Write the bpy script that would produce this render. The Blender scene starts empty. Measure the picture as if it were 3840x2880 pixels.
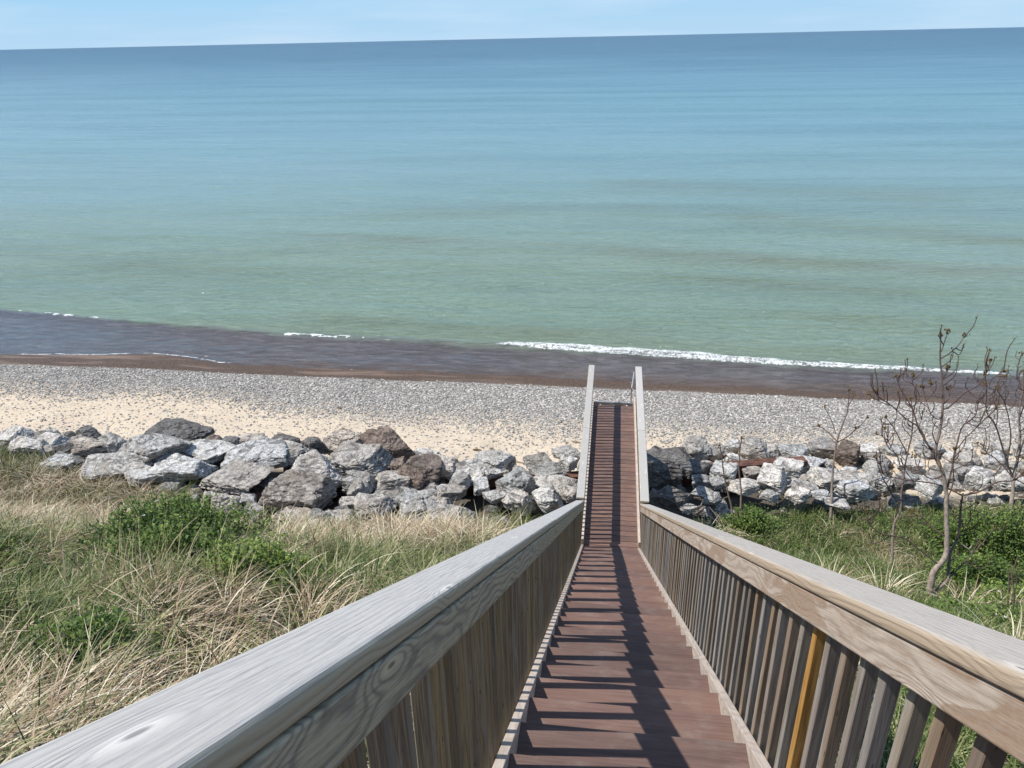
import bpy, bmesh, math, random
import numpy as np
from mathutils import Vector, Matrix, noise
sc = bpy.context.scene
col = sc.collection
# ------------------------------------------------------------------ camera, sky, sun
YAW, PITCH, ROLL = -.1419, .4362, -.0222
cam_d = bpy.data.cameras.new('camera'); cam = bpy.data.objects.new('camera', cam_d); col.objects.link(cam)
fwd = Vector((math.sin(YAW)*math.cos(PITCH), math.cos(YAW)*math.cos(PITCH), -math.sin(PITCH)))
r0 = Vector((math.cos(YAW), -math.sin(YAW), 0)); u0 = r0.cross(fwd)
rt = r0*math.cos(ROLL)+u0*math.sin(ROLL); up = rt.cross(fwd)
m = Matrix((rt, up, -fwd)).transposed().to_4x4(); m.translation = Vector((-.1478, -10.2561, 7.7909))
cam.matrix_world = m
cam_d.sensor_width = 36; cam_d.lens = 36*2780.15/3840
cam_d.clip_start = .05; cam_d.clip_end = 200000
sc.camera = cam
SUN_DIR = Vector((-.67, -.06, 1.0)).normalized()          # towards the sun
sun_el = math.asin(SUN_DIR.z); sun_az = math.atan2(SUN_DIR.x, SUN_DIR.y)
w = bpy.data.worlds.new('World'); sc.world = w; w.use_nodes = True
wn = w.node_tree.nodes; wl = w.node_tree.links
bg = wn['Background']
sky = wn.new('ShaderNodeTexSky'); sky.sky_type = 'NISHITA'; sky.sun_disc = False
sky.sun_elevation = sun_el; sky.sun_rotation = sun_az
sky.air_density = 1.3; sky.dust_density = .3; sky.ozone_density = 2.5
tcw = wn.new('ShaderNodeTexCoord'); mpw = wn.new('ShaderNodeMapping'); mpw.inputs['Scale'].default_value = (3, 3, 26)
wl.new(tcw.outputs['Generated'], mpw.inputs['Vector'])
nw = wn.new('ShaderNodeTexNoise'); nw.inputs['Scale'].default_value = 1.3; nw.inputs['Detail'].default_value = 5; nw.inputs['Roughness'].default_value = .5
wl.new(mpw.outputs[0], nw.inputs['Vector'])
rw = wn.new('ShaderNodeValToRGB'); rw.color_ramp.elements[0].position = .45; rw.color_ramp.elements[1].position = .8
rw.color_ramp.elements[1].color = (.35, .35, .35, 1)
wl.new(nw.outputs[0], rw.inputs[0])
mxw = wn.new('ShaderNodeMixRGB'); wl.new(rw.outputs[0], mxw.inputs[0]); wl.new(sky.outputs[0], mxw.inputs[1])
mxw.inputs[2].default_value = (7.2, 7.8, 8.6, 1)
sw_ = wn.new('ShaderNodeSeparateXYZ'); wl.new(tcw.outputs['Generated'], sw_.inputs[0])
gr = wn.new('ShaderNodeValToRGB'); wl.new(sw_.outputs[2], gr.inputs[0]); e = gr.color_ramp.elements
e[0].position = 0.0; e[0].color = (.49, .75, 1.0, 1); e[1].position = .8; e[1].color = (.20, .34, .62, 1)
e2 = e.new(.07); e2.color = (.36, .69, 1.0, 1); e3 = e.new(.3); e3.color = (.28, .49, .82, 1)
sc10 = wn.new('ShaderNodeMixRGB'); sc10.blend_type = 'MULTIPLY'; sc10.inputs[0].default_value = 1; sc10.inputs[2].default_value = (7.9, 7.9, 7.9, 1); wl.new(gr.outputs[0], sc10.inputs[1])
mx2 = wn.new('ShaderNodeMixRGB'); mx2.inputs[0].default_value = .95; wl.new(sky.outputs[0], mx2.inputs[1]); wl.new(sc10.outputs[0], mx2.inputs[2])
wl.new(mx2.outputs[0], mxw.inputs[1])
wl.new(mxw.outputs[0], bg.inputs[0]); bg.inputs[1].default_value = .10
sd = bpy.data.lights.new('sun', 'SUN'); sd.energy = 4.7; sd.angle = math.radians(.53); sd.color = (1, .95, .88)
so = bpy.data.objects.new('sun', sd); col.objects.link(so)
so.rotation_euler = (-SUN_DIR).to_track_quat('-Z', 'Y').to_euler(); so.location = (-6, -4, 14)
sc.view_settings.view_transform = 'Standard'; sc.view_settings.look = 'None'
sc.view_settings.exposure = 0.25; sc.view_settings.gamma = 1
sc.render.engine = 'CYCLES'
sc.cycles.max_bounces = 6
rng = np.random.default_rng(7); random.seed(7)

# ------------------------------------------------------------------ helpers
def tag(o, label=None, cat=None, group=None, kind=None):
    if label: o['label'] = label
    if cat: o['category'] = cat
    if group: o['group'] = group
    if kind: o['kind'] = kind
    return o
def empty(name, loc):
    o = bpy.data.objects.new(name, None); col.objects.link(o); o.location = loc; o.empty_display_size = .2; return o
def link(o, parent=None):
    col.objects.link(o)
    if parent is not None:
        o.parent = parent
        o.matrix_parent_inverse = wmat(parent).inverted()
    return o
def mesh_np(name, V, Fq, mat, parent=None, attrs=None, smooth=False):
    me = bpy.data.meshes.new(name); V = np.asarray(V, np.float32); Fq = np.asarray(Fq, np.int32)
    n = Fq.shape[1]
    me.vertices.add(len(V)); me.vertices.foreach_set('co', V.ravel())
    me.loops.add(Fq.size); me.loops.foreach_set('vertex_index', Fq.ravel())
    me.polygons.add(len(Fq)); me.polygons.foreach_set('loop_start', np.arange(0, Fq.size, n, dtype=np.int32))
    me.polygons.foreach_set('loop_total', np.full(len(Fq), n, np.int32))
    me.polygons.foreach_set('use_smooth', np.full(len(Fq), smooth))
    me.update(calc_edges=True)
    for k, a in (attrs or {}).items():
        at = me.attributes.new(k, 'FLOAT', 'POINT'); at.data.foreach_set('value', np.asarray(a, np.float32))
    me.materials.append(mat)
    o = bpy.data.objects.new(name, me); link(o, parent); return o
class N:
    """tiny node builder"""
    def __init__(s, name, rough=.8, spec=.3):
        s.m = bpy.data.materials.new(name); s.m.use_nodes = True; s.t = s.m.node_tree
        s.b = s.t.nodes['Principled BSDF']; s.b.inputs['Roughness'].default_value = rough
        s.b.inputs['Specular IOR Level'].default_value = spec
    def n(s, ty, **kw):
        x = s.t.nodes.new(ty)
        for k, v in kw.items():
            if hasattr(x, k): setattr(x, k, v)
            else: x.inputs[k].default_value = v
        return x
    def l(s, a, b): s.t.links.new(a, b)
    def co(s, which='Object'): return s.n('ShaderNodeTexCoord').outputs[which]
    def pos(s): return s.n('ShaderNodeNewGeometry').outputs['Position']
    def map(s, v, scale=(1, 1, 1), loc=None):
        x = s.n('ShaderNodeMapping'); x.inputs['Scale'].default_value = scale; s.l(v, x.inputs['Vector'])
        if loc is not None:
            if hasattr(loc, 'links'): s.l(loc, x.inputs['Location'])
            else: x.inputs['Location'].default_value = loc
        return x.outputs[0]
    def noise(s, v, scale, detail=4, rough=.55, dist=0):
        x = s.n('ShaderNodeTexNoise'); x.inputs['Scale'].default_value = scale; x.inputs['Detail'].default_value = detail
        x.inputs['Roughness'].default_value = rough; x.inputs['Distortion'].default_value = dist; s.l(v, x.inputs['Vector']); return x.outputs[0]
    def math(s, op, a, b=None, c=None, clamp=False):
        x = s.n('ShaderNodeMath'); x.operation = op; x.use_clamp = clamp
        for i, q in enumerate((a, b, c)):
            if q is None: continue
            if isinstance(q, (int, float)): x.inputs[i].default_value = q
            else: s.l(q, x.inputs[i])
        return x.outputs[0]
    def rng(s, v, a, b, c=0, d=1, smooth=True):
        x = s.n('ShaderNodeMapRange'); x.inputs[1].default_value = a; x.inputs[2].default_value = b
        x.inputs[3].default_value = c; x.inputs[4].default_value = d
        if smooth: x.interpolation_type = 'SMOOTHSTEP'
        s.l(v, x.inputs[0]); return x.outputs[0]
    def mix(s, f, a, b, mode='MIX'):
        x = s.n('ShaderNodeMixRGB'); x.blend_type = mode
        for i, q in enumerate((f, a, b)):
            if isinstance(q, (int, float)): x.inputs[i].default_value = q
            elif isinstance(q, tuple): x.inputs[i].default_value = (*q[:3], 1)
            else: s.l(q, x.inputs[i])
        return x.outputs[0]
    def ramp(s, v, stops, interp='LINEAR'):
        x = s.n('ShaderNodeValToRGB'); e = x.color_ramp.elements; x.color_ramp.interpolation = interp
        while len(e) < len(stops): e.new(.5)
        for i, (p, c) in enumerate(stops): e[i].position = p; e[i].color = (*c, 1)
        s.l(v, x.inputs[0]); return x.outputs[0]
    def attr(s, name, out='Fac'): return s.n('ShaderNodeAttribute', attribute_name=name).outputs[out]
    def bump(s, h, strength, dist, normal=None):
        x = s.n('ShaderNodeBump'); x.inputs['Strength'].default_value = strength; x.inputs['Distance'].default_value = dist
        s.l(h, x.inputs['Height'])
        if normal is not None: s.l(normal, x.inputs['Normal'])
        return x.outputs[0]
    def done(s, color=None, normal=None, rough=None):
        if color is not None:
            if isinstance(color, tuple): s.b.inputs['Base Color'].default_value = (*color, 1)
            else: s.l(color, s.b.inputs['Base Color'])
        if normal is not None: s.l(normal, s.b.inputs['Normal'])
        if rough is not None: s.l(rough, s.b.inputs['Roughness'])
        return s.m

# ------------------------------------------------------------------ materials
def wood(name, light, dark, stain, stain_amt=.35, grain=1.0, rough=.7, spec=.35, knots=True, dimple=.5, warp=34., ringamt=.62, edge=None, patch=0.):
    """weathered softwood, grain along local X; board face pattern of warped growth rings with knots"""
    N_ = N(name, rough, spec)
    oi = N_.n('ShaderNodeObjectInfo'); rnd = oi.outputs['Random']
    off = N_.math('MULTIPLY', rnd, 37.0)
    cmb = N_.n('ShaderNodeCombineXYZ'); N_.l(off, cmb.inputs[0]); N_.l(off, cmb.inputs[1])
    P = N_.map(N_.co(), (1, 1, 1), cmb.outputs[0])
    # knots
    vk = N_.n('ShaderNodeTexVoronoi'); vk.inputs['Scale'].default_value = 1.0; vk.voronoi_dimensions = '2D'
    N_.l(N_.map(P, (1.15, 5.5, 1)), vk.inputs['Vector'])
    kd = vk.outputs['Distance']
    knot = N_.rng(kd, .0, .22, 1, 0) if knots else None
    lowf = N_.noise(N_.map(P, (1.3, 3.5, 3.5)), 1.6, 2, .5)
    sep = N_.n('ShaderNodeSeparateXYZ'); N_.l(P, sep.inputs[0])
    yy = N_.math('ADD', sep.outputs[1], sep.outputs[2])
    g = N_.math('ADD', N_.math('MULTIPLY', yy, 62.0*grain), N_.math('MULTIPLY', lowf, warp*grain))
    if knots: g = N_.math('ADD', g, N_.math('MULTIPLY', knot, 13.0))
    ring = N_.math('SINE', N_.math('MULTIPLY', g, 1.6))
    ring = N_.math('MULTIPLY_ADD', ring, .5, .5)
    ring = N_.math('POWER', ring, 2.2)
    pt = N_.noise(N_.map(P, (1.6, 6, 6)), 1.0, 2, .4, .9)
    fine = N_.noise(N_.map(P, (5, 210, 210)), 1.0, 4, .65)
    blot = N_.noise(N_.map(P, (2.2, 7, 7)), 1.5, 4, .6)
    hf = N_.noise(N_.map(P, (30, 160, 160)), 1.0, 3, .6)
    c = N_.mix(N_.math('MULTIPLY', ring, ringamt), light, dark)
    c = N_.mix(N_.rng(fine, .44, .66, 0, .6), c, dark)
    ff = N_.noise(N_.map(P, (9, 620, 620)), 1.0, 3, .6); c = N_.mix(N_.rng(ff, .5, .68, 0, .35), c, dark)
    c = N_.mix(N_.rng(blot, .5, .72, 0, stain_amt), c, stain)
    if patch: c = N_.mix(N_.rng(pt, .535, .56, 0, patch), c, stain)
    c = N_.mix(N_.rng(hf, .3, .7, .12, 0), c, (.72, .72, .70))
    if knots:
        c = N_.mix(N_.rng(kd, .02, .095, .8, 0), c, tuple(min(1, v*1.45) for v in light))
        c = N_.mix(N_.rng(kd, .010, .035, .8, 0), c, tuple(v*.7 for v in dark))
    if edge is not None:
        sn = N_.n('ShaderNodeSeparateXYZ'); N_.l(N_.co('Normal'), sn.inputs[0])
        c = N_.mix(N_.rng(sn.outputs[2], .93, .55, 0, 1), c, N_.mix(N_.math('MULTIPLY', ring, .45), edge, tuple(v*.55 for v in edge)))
    # each board its own tint
    c2 = N_.mix(1.0, c, N_.ramp(rnd, [(0, (.84, .84, .83)), (.5, (1, .98, .95)), (1, (1.0, 1.0, 1.02))]), 'MULTIPLY')
    h = N_.math('ADD', N_.math('MULTIPLY', fine, .6), N_.math('MULTIPLY', ring, -.25))
    return N_.done(c2, N_.bump(h, dimple, .004))
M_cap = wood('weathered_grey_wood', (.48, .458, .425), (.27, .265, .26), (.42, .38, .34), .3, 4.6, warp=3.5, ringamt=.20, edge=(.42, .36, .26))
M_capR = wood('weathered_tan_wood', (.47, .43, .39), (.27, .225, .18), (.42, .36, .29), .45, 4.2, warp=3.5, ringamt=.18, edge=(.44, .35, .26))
M_board = wood('tan_board_wood', (.50, .42, .345), (.25, .175, .12), (.30, .20, .13), .35, 1.7, warp=15., ringamt=.55, patch=.85)
M_boardL = wood('olive_board_wood', (.44, .38, .26), (.12, .105, .08), (.24, .22, .17), .3, 2.3, warp=13., ringamt=.7)
M_string = wood('pale_stringer_wood', (.56, .48, .42), (.36, .29, .24), (.40, .33, .27), .3, 1.0)
def picket_mat(name, stops):
    q = N(name, .75, .3)
    rnd = q.n('ShaderNodeObjectInfo').outputs['Random']
    off = q.math('MULTIPLY', rnd, 53.0); cmb = q.n('ShaderNodeCombineXYZ'); q.l(off, cmb.inputs[2]); q.l(off, cmb.inputs[0])
    P = q.map(q.co(), (1, 1, 1), cmb.outputs[0])
    base = q.ramp(rnd, [(p_, tuple(v*.86 for v in c_)) for p_, c_ in stops])
    g = q.noise(q.map(P, (70, 70, 3.0)), 1, 4, .6, .6)
    f2 = q.noise(q.map(P, (14, 14, 1.6)), 1, 3, .6)
    c = q.mix(q.rng(g, .35, .7, 0, .6), base, (.12, .10, .075))
    c = q.mix(q.rng(f2, .52, .75, 0, .5), c, (.46, .46, .45))
    kn = q.n('ShaderNodeTexVoronoi'); q.l(q.map(P, (9, 9, 1.9)), kn.inputs['Vector'])
    c = q.mix(q.rng(kn.outputs['Distance'], .05, .16, .7, 0), c, (.07, .045, .03))
    return q.done(c, q.bump(g, .5, .004))
M_pickR = picket_mat('picket_wood_grey', [(0, (.20, .165, .14)), (.2, (.36, .33, .31)), (.4, (.33, .22, .13)), (.55, (.37, .35, .34)), (.7, (.24, .18, .14)), (.85, (.42, .36, .28)), (1, (.28, .26, .25))])
M_pickL = picket_mat('picket_wood_olive', [(0, (.20, .16, .11)), (.25, (.33, .27, .17)), (.45, (.26, .20, .14)), (.6, (.42, .33, .17)), (.8, (.23, .20, .17)), (1, (.34, .29, .20))])
q = N('fresh_orange_picket', .6, .4)
g = q.noise(q.map(q.co(), (60, 60, 3)), 1, 4, .6, .8)
M_fresh = q.done(q.mix(q.rng(g, .35, .7), (.52, .29, .085), (.30, .145, .035)), q.bump(g, .4, .003))
# brown composite decking
q = N('brown_composite', .62, .35)
rnd = q.n('ShaderNodeObjectInfo').outputs['Random']
P = q.map(q.co(), (1, 1, 1))
cmb = q.n('ShaderNodeCombineXYZ'); q.l(q.math('MULTIPLY', rnd, 31.), cmb.inputs[0]); P = q.map(q.co(), (1, 1, 1), cmb.outputs[0])
st = q.noise(q.map(P, (3, 90, 90)), 1, 4, .6)
bl = q.noise(q.map(P, (2.0, 4, 4)), 1.2, 4, .6)
spk = q.noise(P, 240, 2, .6)
dust = q.noise(q.map(P, (3, 5, 5)), 1.7, 5, .65)
c = q.mix(q.rng(st, .3, .7), (.168, .106, .088), (.115, .071, .059))
c = q.mix(q.rng(bl, .4, .7, 0, .45), c, (.200, .122, .092))
c = q.mix(q.rng(dust, .48, .72, 0, .38), c, (.25, .205, .18))
c = q.mix(q.rng(spk, .66, .74, 0, .35), c, (.32, .27, .24))
c = q.mix(1.0, c, q.ramp(rnd, [(0, (.78, .78, .80)), (.5, (1, .98, .97)), (1, (1.16, 1.10, 1.06))]), 'MULTIPLY')
M_deck = q.done(c, q.bump(st, .35, .002))
q = N('rusty_steel', .8, .3)
a = q.noise(q.pos(), 6, 5); M_rust = q.done(q.ramp(a, [(.3, (.06, .032, .024)), (.55, (.13, .062, .042)), (.75, (.19, .10, .07))]), q.bump(a, .5, .01))
q = N('galvanised_metal', .38, .5); q.b.inputs['Metallic'].default_value = .8
a = q.noise(q.pos(), 18, 3); M_alu = q.done(q.mix(a, (.62, .63, .64), (.42, .43, .44)))
# rock
q = N('riprap_rock', .88, .2)
oi = q.n('ShaderNodeObjectInfo'); P = q.co()
cmb = q.n('ShaderNodeCombineXYZ'); q.l(q.math('MULTIPLY', oi.outputs['Random'], 91.), cmb.inputs[0]); P = q.map(P, (1, 1, 1), cmb.outputs[0])
n1 = q.noise(P, 1.7, 6, .62); n2 = q.noise(P, 7.5, 6, .68); n3 = q.noise(P, 38, 4, .65)
vein = q.noise(q.map(P, (2.2, 2.2, 11)), 1.5, 4, .6, 1.2)
n4 = q.noise(P, 16, 5, .7)
c = q.mix(q.rng(q.math('ADD', q.math('MULTIPLY', n2, .6), q.math('MULTIPLY', n4, .4)), .43, .56), (.36, .35, .335), (.68, .665, .64))
c = q.mix(q.rng(n1, .50, .62, 0, .6), c, (.38, .345, .31))
c = q.mix(q.rng(vein, .53, .60, 0, .75), c, (.13, .125, .12))
c = q.mix(q.rng(n3, .57, .66, 0, .7), c, (.08, .078, .08))
c = q.mix(1.0, c, oi.outputs['Color'], 'MULTIPLY')
hh = q.math('ADD', q.math('MULTIPLY', n2, .7), q.math('MULTIPLY', n3, .3))
M_rock = q.done(c, q.bump(hh, 1.0, .12))
# bark
q = N('grey_bark', .85, .25); a = q.noise(q.map(q.pos(), (1, 1, .4)), 26, 5, .6)
hgt = q.attr('age')
c = q.mix(q.rng(a, .35, .65), (.34, .29, .24), (.20, .16, .13))
c = q.mix(hgt, c, q.mix(a, (.085, .055, .048), (.135, .09, .08)))
M_bark = q.done(c, q.bump(a, .5, .01))
q = N('dry_driftwood', .85, .2); a = q.noise(q.pos(), 22, 4); M_drift = q.done(q.mix(a, (.44, .38, .31), (.28, .23, .18)))
q = N('brown_buds', .8, .2); a = q.noise(q.pos(), 60, 2); M_bud = q.done(q.ramp(a, [(.3, (.10, .055, .03)), (.6, (.16, .11, .04)), (.8, (.15, .17, .05))]))
def leafy(name, stops, trans=.25, rough=.55, spec=.35):
    q = N(name, rough, spec); t = q.attr('tint'); c = q.ramp(t, stops)
    tr = q.n('ShaderNodeBsdfTranslucent'); q.l(c, tr.inputs['Color'])
    ms = q.n('ShaderNodeMixShader'); ms.inputs[0].default_value = trans
    q.done(c); q.l(q.b.outputs[0], ms.inputs[1]); q.l(tr.outputs[0], ms.inputs[2])
    q.l(ms.outputs[0], q.t.nodes['Material Output'].inputs['Surface']); return q.m
M_dry = leafy('dry_grass_blades', [(0, (.11, .072, .040)), (.25, (.25, .175, .10)), (.5, (.40, .305, .195)), (.75, (.53, .43, .30)), (1, (.76, .67, .50))], .12)
M_green = leafy('green_grass_blades', [(0, (.045, .080, .020)), (.3, (.085, .125, .030)), (.55, (.145, .175, .050)), (.8, (.24, .25, .10)), (1, (.50, .47, .27))], .2)
M_leaf = leafy('shrub_leaves', [(0, (.035, .07, .016)), (.4, (.08, .14, .028)), (.75, (.15, .23, .045)), (1, (.27, .34, .075))], .3)
M_flower = leafy('white_petals', [(0, (.7, .7, .66)), (1, (.85, .85, .8))], .2)

# ------------------------------------------------------------------ ground
def vnoise(x, y, s, seed=0):
    """smooth value noise in numpy, 0..1"""
    x = np.asarray(x)*s+seed*17.3; y = np.asarray(y)*s+seed*9.1
    xi = np.floor(x).astype(int); yi = np.floor(y).astype(int); fx = x-xi; fy = y-yi
    fx = fx*fx*(3-2*fx); fy = fy*fy*(3-2*fy)
    def hsh(a, b):
        h = (a*374761393+b*668265263+seed*1442695041) & 0x7fffffff; h = ((h ^ (h >> 13))*1274126177) & 0x7fffffff
        return ((h ^ (h >> 16)) & 0xffff)/65535.
    return (hsh(xi, yi)*(1-fx)+hsh(xi+1, yi)*fx)*(1-fy)+(hsh(xi, yi+1)*(1-fx)+hsh(xi+1, yi+1)*fx)*fy
def fbm(x, y, s, seed=0, o=4):
    return sum(vnoise(x, y, s*2**i, seed+i)*.5**i for i in range(o))/sum(.5**i for i in range(o))
WATER_Z = -2.9
def shore(x): return np.interp(x, [-40, -23.5, -19.5, -17.6, -16, -14.5, -10, -7, -.4, 5.7, 12.8, 30], [13.2, 13.39, 13.7, 14.0, 13.8, 13.35, 13.2, 13.29, 13.08, 12.88, 12.5, 12.2])
def ground(x, y):
    x = np.asarray(x, float); y = np.asarray(y, float)
    yb = y-(shore(x)-13.1)*np.clip((y-9.5)/3, 0, 1)
    z = np.interp(yb, [-40, -25, -14, 1.5, 6, 11.9, 13.1, 16, 30, 60], [16, 15, 8.26, -1.35, -2.12, -2.72, -2.91, -3.6, -4.6, -8])
    veg = np.clip((3.0-y)/2.5, 0, 1)*np.clip((y+30)/10, 0, 1)
    z = z+veg*(fbm(x, y, .35, 3)-.5)*.9*np.clip((np.abs(x)-.6)/1.5, .15, 1)+veg*(fbm(x, y, 1.1, 5)-.5)*.42*np.clip((np.abs(x)-.7)/.8, 0, 1)
    z = z-.28*np.exp(-((x-4.3)/1.1)**2-((y+1.9)/1.0)**2)
    z = z+.55*np.exp(-((x+15.5)/3.2)**2-((y-2.9)/1.6)**2)
    beach = np.clip((y-4)/2, 0, 1)*np.clip((12.6-y)/2, 0, 1)
    z = z+beach*(fbm(x, y, .5, 8)-.5)*.22+beach*(fbm(x, y, 3, 9)-.5)*.05
    return z
def grass_edge(x): return np.interp(x, [-30, -14, -9.5, -7.6, -6.8, -4.4, -1.2, -.6, 1.5, 4.8, 9, 20], [4.6, 4.1, 3.0, 1.2, 1.0, 1.5, 2.5, 2.7, 3.0, 4.35, 5.0, 5.2])
xs = np.concatenate([np.linspace(-400, -40, 19), np.arange(-36, 26, .14), np.linspace(27, 400, 19)])
ys = np.concatenate([np.linspace(-40, -12, 29), np.arange(-11.8, 15, .13), np.linspace(15.3, 60, 20)])
X, Y = np.meshgrid(xs, ys); Z = ground(X, Y)
def grid_faces(nx, ny):
    i = np.arange(nx*ny).reshape(ny, nx); return np.stack([i[:-1, :-1], i[:-1, 1:], i[1:, 1:], i[1:, :-1]], -1).reshape(-1, 4)
q = N('dune_and_beach', .95, .12)
P = q.pos(); sep = q.n('ShaderNodeSeparateXYZ'); q.l(P, sep.inputs[0]); px, py = sep.outputs[0], sep.outputs[1]
big = q.noise(P, .33, 4, .6); med = q.noise(P, 1.5, 5, .65); fin = q.noise(P, 9, 5, .65)
wob = q.math('ADD', q.math('MULTIPLY_ADD', big, 2.4, -1.2), q.math('MULTIPLY_ADD', med, 1.1, -.55))
wav = q.math('ADD', py, q.math('MULTIPLY', wob, .55))
# sand -> shingle across the beach
sand = q.mix(q.rng(fin, .3, .7), (.60, .505, .385), (.51, .425, .32))
sand = q.mix(q.rng(med, .45, .75, 0, .35), sand, (.50, .385, .29))
v1 = q.n('ShaderNodeTexVoronoi'); v1.inputs['Scale'].default_value = 16; q.l(q.map(P, (1, 1, 1)), v1.inputs['Vector'])
v2 = q.n('ShaderNodeTexVoronoi'); v2.inputs['Scale'].default_value = 32; q.l(P, v2.inputs['Vector'])
sp1 = q.n('ShaderNodeSeparateColor'); q.l(v1.outputs['Color'], sp1.inputs[0]); sp2 = q.n('ShaderNodeSeparateColor'); q.l(v2.outputs['Color'], sp2.inputs[0])
stone_c = [(0, (.17, .165, .155)), (.3, (.26, .25, .235)), (.55, (.36, .34, .31)), (.75, (.45, .41, .36)), (.9, (.54, .505, .46)), (1, (.64, .61, .57))]
s1 = q.ramp(sp1.outputs[0], stone_c); s2 = q.ramp(sp2.outputs[0], stone_c)
s1 = q.mix(q.rng(v1.outputs['Distance'], .35, .62, 0, .8), s1, (.13, .12, .11))
s2 = q.mix(q.rng(v2.outputs['Distance'], .35, .62, 0, .6), s2, (.17, .155, .14))
peb = q.mix(q.rng(q.noise(P, 14, 2), .46, .54), s1, s2)
wav = q.math('SUBTRACT', wav, q.rng(px, -6, -14, 0, 1.1)); sp3 = q.noise(q.map(P, (1, 1.6, 1)), 19, 3, .7); sand = q.mix(q.rng(sp3, .56, .64, 0, .55), sand, (.30, .215, .16)); dens = q.rng(wav, 7.6, 10.4)                      # share of shingle
dn = q.math('ADD', dens, q.math('MULTIPLY_ADD', med, .5, -.25))
m2 = q.math('GREATER_THAN', dn, sp2.outputs[1])
mask = q.math('MAXIMUM', q.math('MULTIPLY', m2, q.rng(wav, 5.5, 8.2, .12, 1)), q.rng(wav, 9.2, 10.2))
c = q.mix(mask, sand, peb)
wet = q.rng(q.math('ADD', py, q.math('MULTIPLY', wob, .10)), 11.95, 12.12)
wetc = q.mix(q.rng(fin, .3, .7), (.125, .075, .045), (.06, .042, .03))
wetc = q.mix(q.math('MULTIPLY', q.rng(q.noise(q.map(P, (.25, 1.6, 1)), 1.0, 3), .50, .62, 0, .8), q.rng(px, -2, -9, .3, 1)), wetc, (.24, .165, .12))
wetc = q.mix(q.rng(sp2.outputs[2], .7, .95, 0, .5), wetc, (.17, .11, .08))
c = q.mix(wet, c, wetc)
# soil, thatch and litter under the plants
soil = q.mix(q.rng(fin, .3, .7), (.04, .032, .02), (.20, .155, .105))
soil = q.mix(q.rng(med, .5, .7, 0, .5), soil, (.27, .215, .15))
ge = q.attr('veg')
c = q.mix(ge, c, soil)
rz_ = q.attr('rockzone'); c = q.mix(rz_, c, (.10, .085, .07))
stk = q.math('MULTIPLY', mask, q.math('SUBTRACT', 1.0, ge))
hgt = q.math('ADD', q.math('MULTIPLY', q.math('SUBTRACT', 1.0, v1.outputs['Distance']), stk), q.math('MULTIPLY', fin, .4))
q.l(q.rng(wet, 0, 1, .95, .42), q.b.inputs['Roughness'])
M_ground = q.done(c, q.bump(hgt, .9, .03))
vg = np.clip((grass_edge(X)+.2-Y+(fbm(X, Y, 1.2, 21)-.5)*1.2)/.5, 0, 1)
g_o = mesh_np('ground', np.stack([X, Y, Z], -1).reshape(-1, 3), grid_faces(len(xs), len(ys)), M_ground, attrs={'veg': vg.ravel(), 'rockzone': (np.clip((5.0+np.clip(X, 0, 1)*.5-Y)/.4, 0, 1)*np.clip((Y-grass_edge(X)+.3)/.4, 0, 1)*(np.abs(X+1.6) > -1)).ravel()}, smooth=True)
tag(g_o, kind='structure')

# ------------------------------------------------------------------ lake
def wave_y(x): return np.interp(x, [-40, -27.5, -13.5, -5.8, -3.8, 1.3, 6.15, 12.2, 40], [20.5, 18.22, 16.34, 16.0, 15.9, 15.5, 15.0, 14.7, 14])
wx = np.concatenate([-np.geomspace(60000, 36, 26), np.arange(-35, 27, .085), np.geomspace(28, 60000, 26)])
wy = np.concatenate([np.arange(11.4, 18.6, .05), np.arange(18.6, 34, .14), np.geomspace(34.2, 90000, 170)])
WX, WY = np.meshgrid(wx, wy)
near = np.clip((60-WY)/40, 0, 1)*np.clip((60-np.abs(WX))/20, 0, 1)
sw = (WY-wave_y(WX))
wz = np.zeros_like(WX)+WATER_Z
amp = np.interp(WX, [-30, -8, -4.5, -3, 9, 16], [.05, .06, .08, .15, .12, .07])
wz += amp*np.exp(-(np.where(sw < 0, sw/.16, sw/.8))**2)*near
for yo, a_, ph in ((24.5, .05, 1), (30, .07, 2), (39, .06, 3)):                       # low swells
    yy_ = WY-(yo+(fbm(WX, WY*0, .06, ph, 2)-.5)*6-WX*.07); wz += a_*np.exp(-(yy_/1.3)**2)*near*np.clip(fbm(WX, WY*0+ph, .09, 30+ph, 2)*2-.4, 0, 1)
wz += near*(fbm(WX, WY*1.8, .9, 40, 3)-.5)*.035
jag = (fbm(WX, WY*0, 1.1, 51, 5)-.5)
d = sw+.02
wid = np.interp(WX, [-40, -5.0, -4.2, -2.5, 3, 8, 12, 18, 40], [0, 0, .08, .20, .22, .15, .11, .09, .06])+jag*.22
foam_glitter = np.clip((wid-np.abs(d+.02-jag*.25))/.07+.3, 0, 1)*(WX > -4.9)
tr = (fbm(WX*.8, WY*3, 1.2, 52, 3)); foam_glitter = np.maximum(foam_glitter, np.clip((tr-.62)*6, 0, .6)*np.clip((.9-np.abs(d-.5))/.5, 0, 1)*(WX > -4.4)*(WX < 16))
for xa, xb, dens_ in ((-13.8, -9.8, .55), (-26.5, -22.0, .65)):                          # broken glitter of the small breaking crests, painted in as white
    f2 = (fbm(WX*1.6, WY*2.5, 2.2, 53, 3) > dens_)*np.clip((.13-np.abs(d))/.03, 0, 1)*(WX > xa)*(WX < xb); foam_glitter = np.maximum(foam_glitter, f2*1.2)
edge = np.exp(-((WY-shore(WX)-.02-(fbm(WX, WY*0, 1.5, 57)-.5)*.12)/.05)**2)*np.clip((-13.3-WX)/1.2, 0, 1)*np.clip((fbm(WX, WY*0, 1.7, 55)-.25)*5, .2, 1)
foam_glitter = foam_glitter*.80
foam_glitter = np.maximum(foam_glitter, edge*.95)
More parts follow.
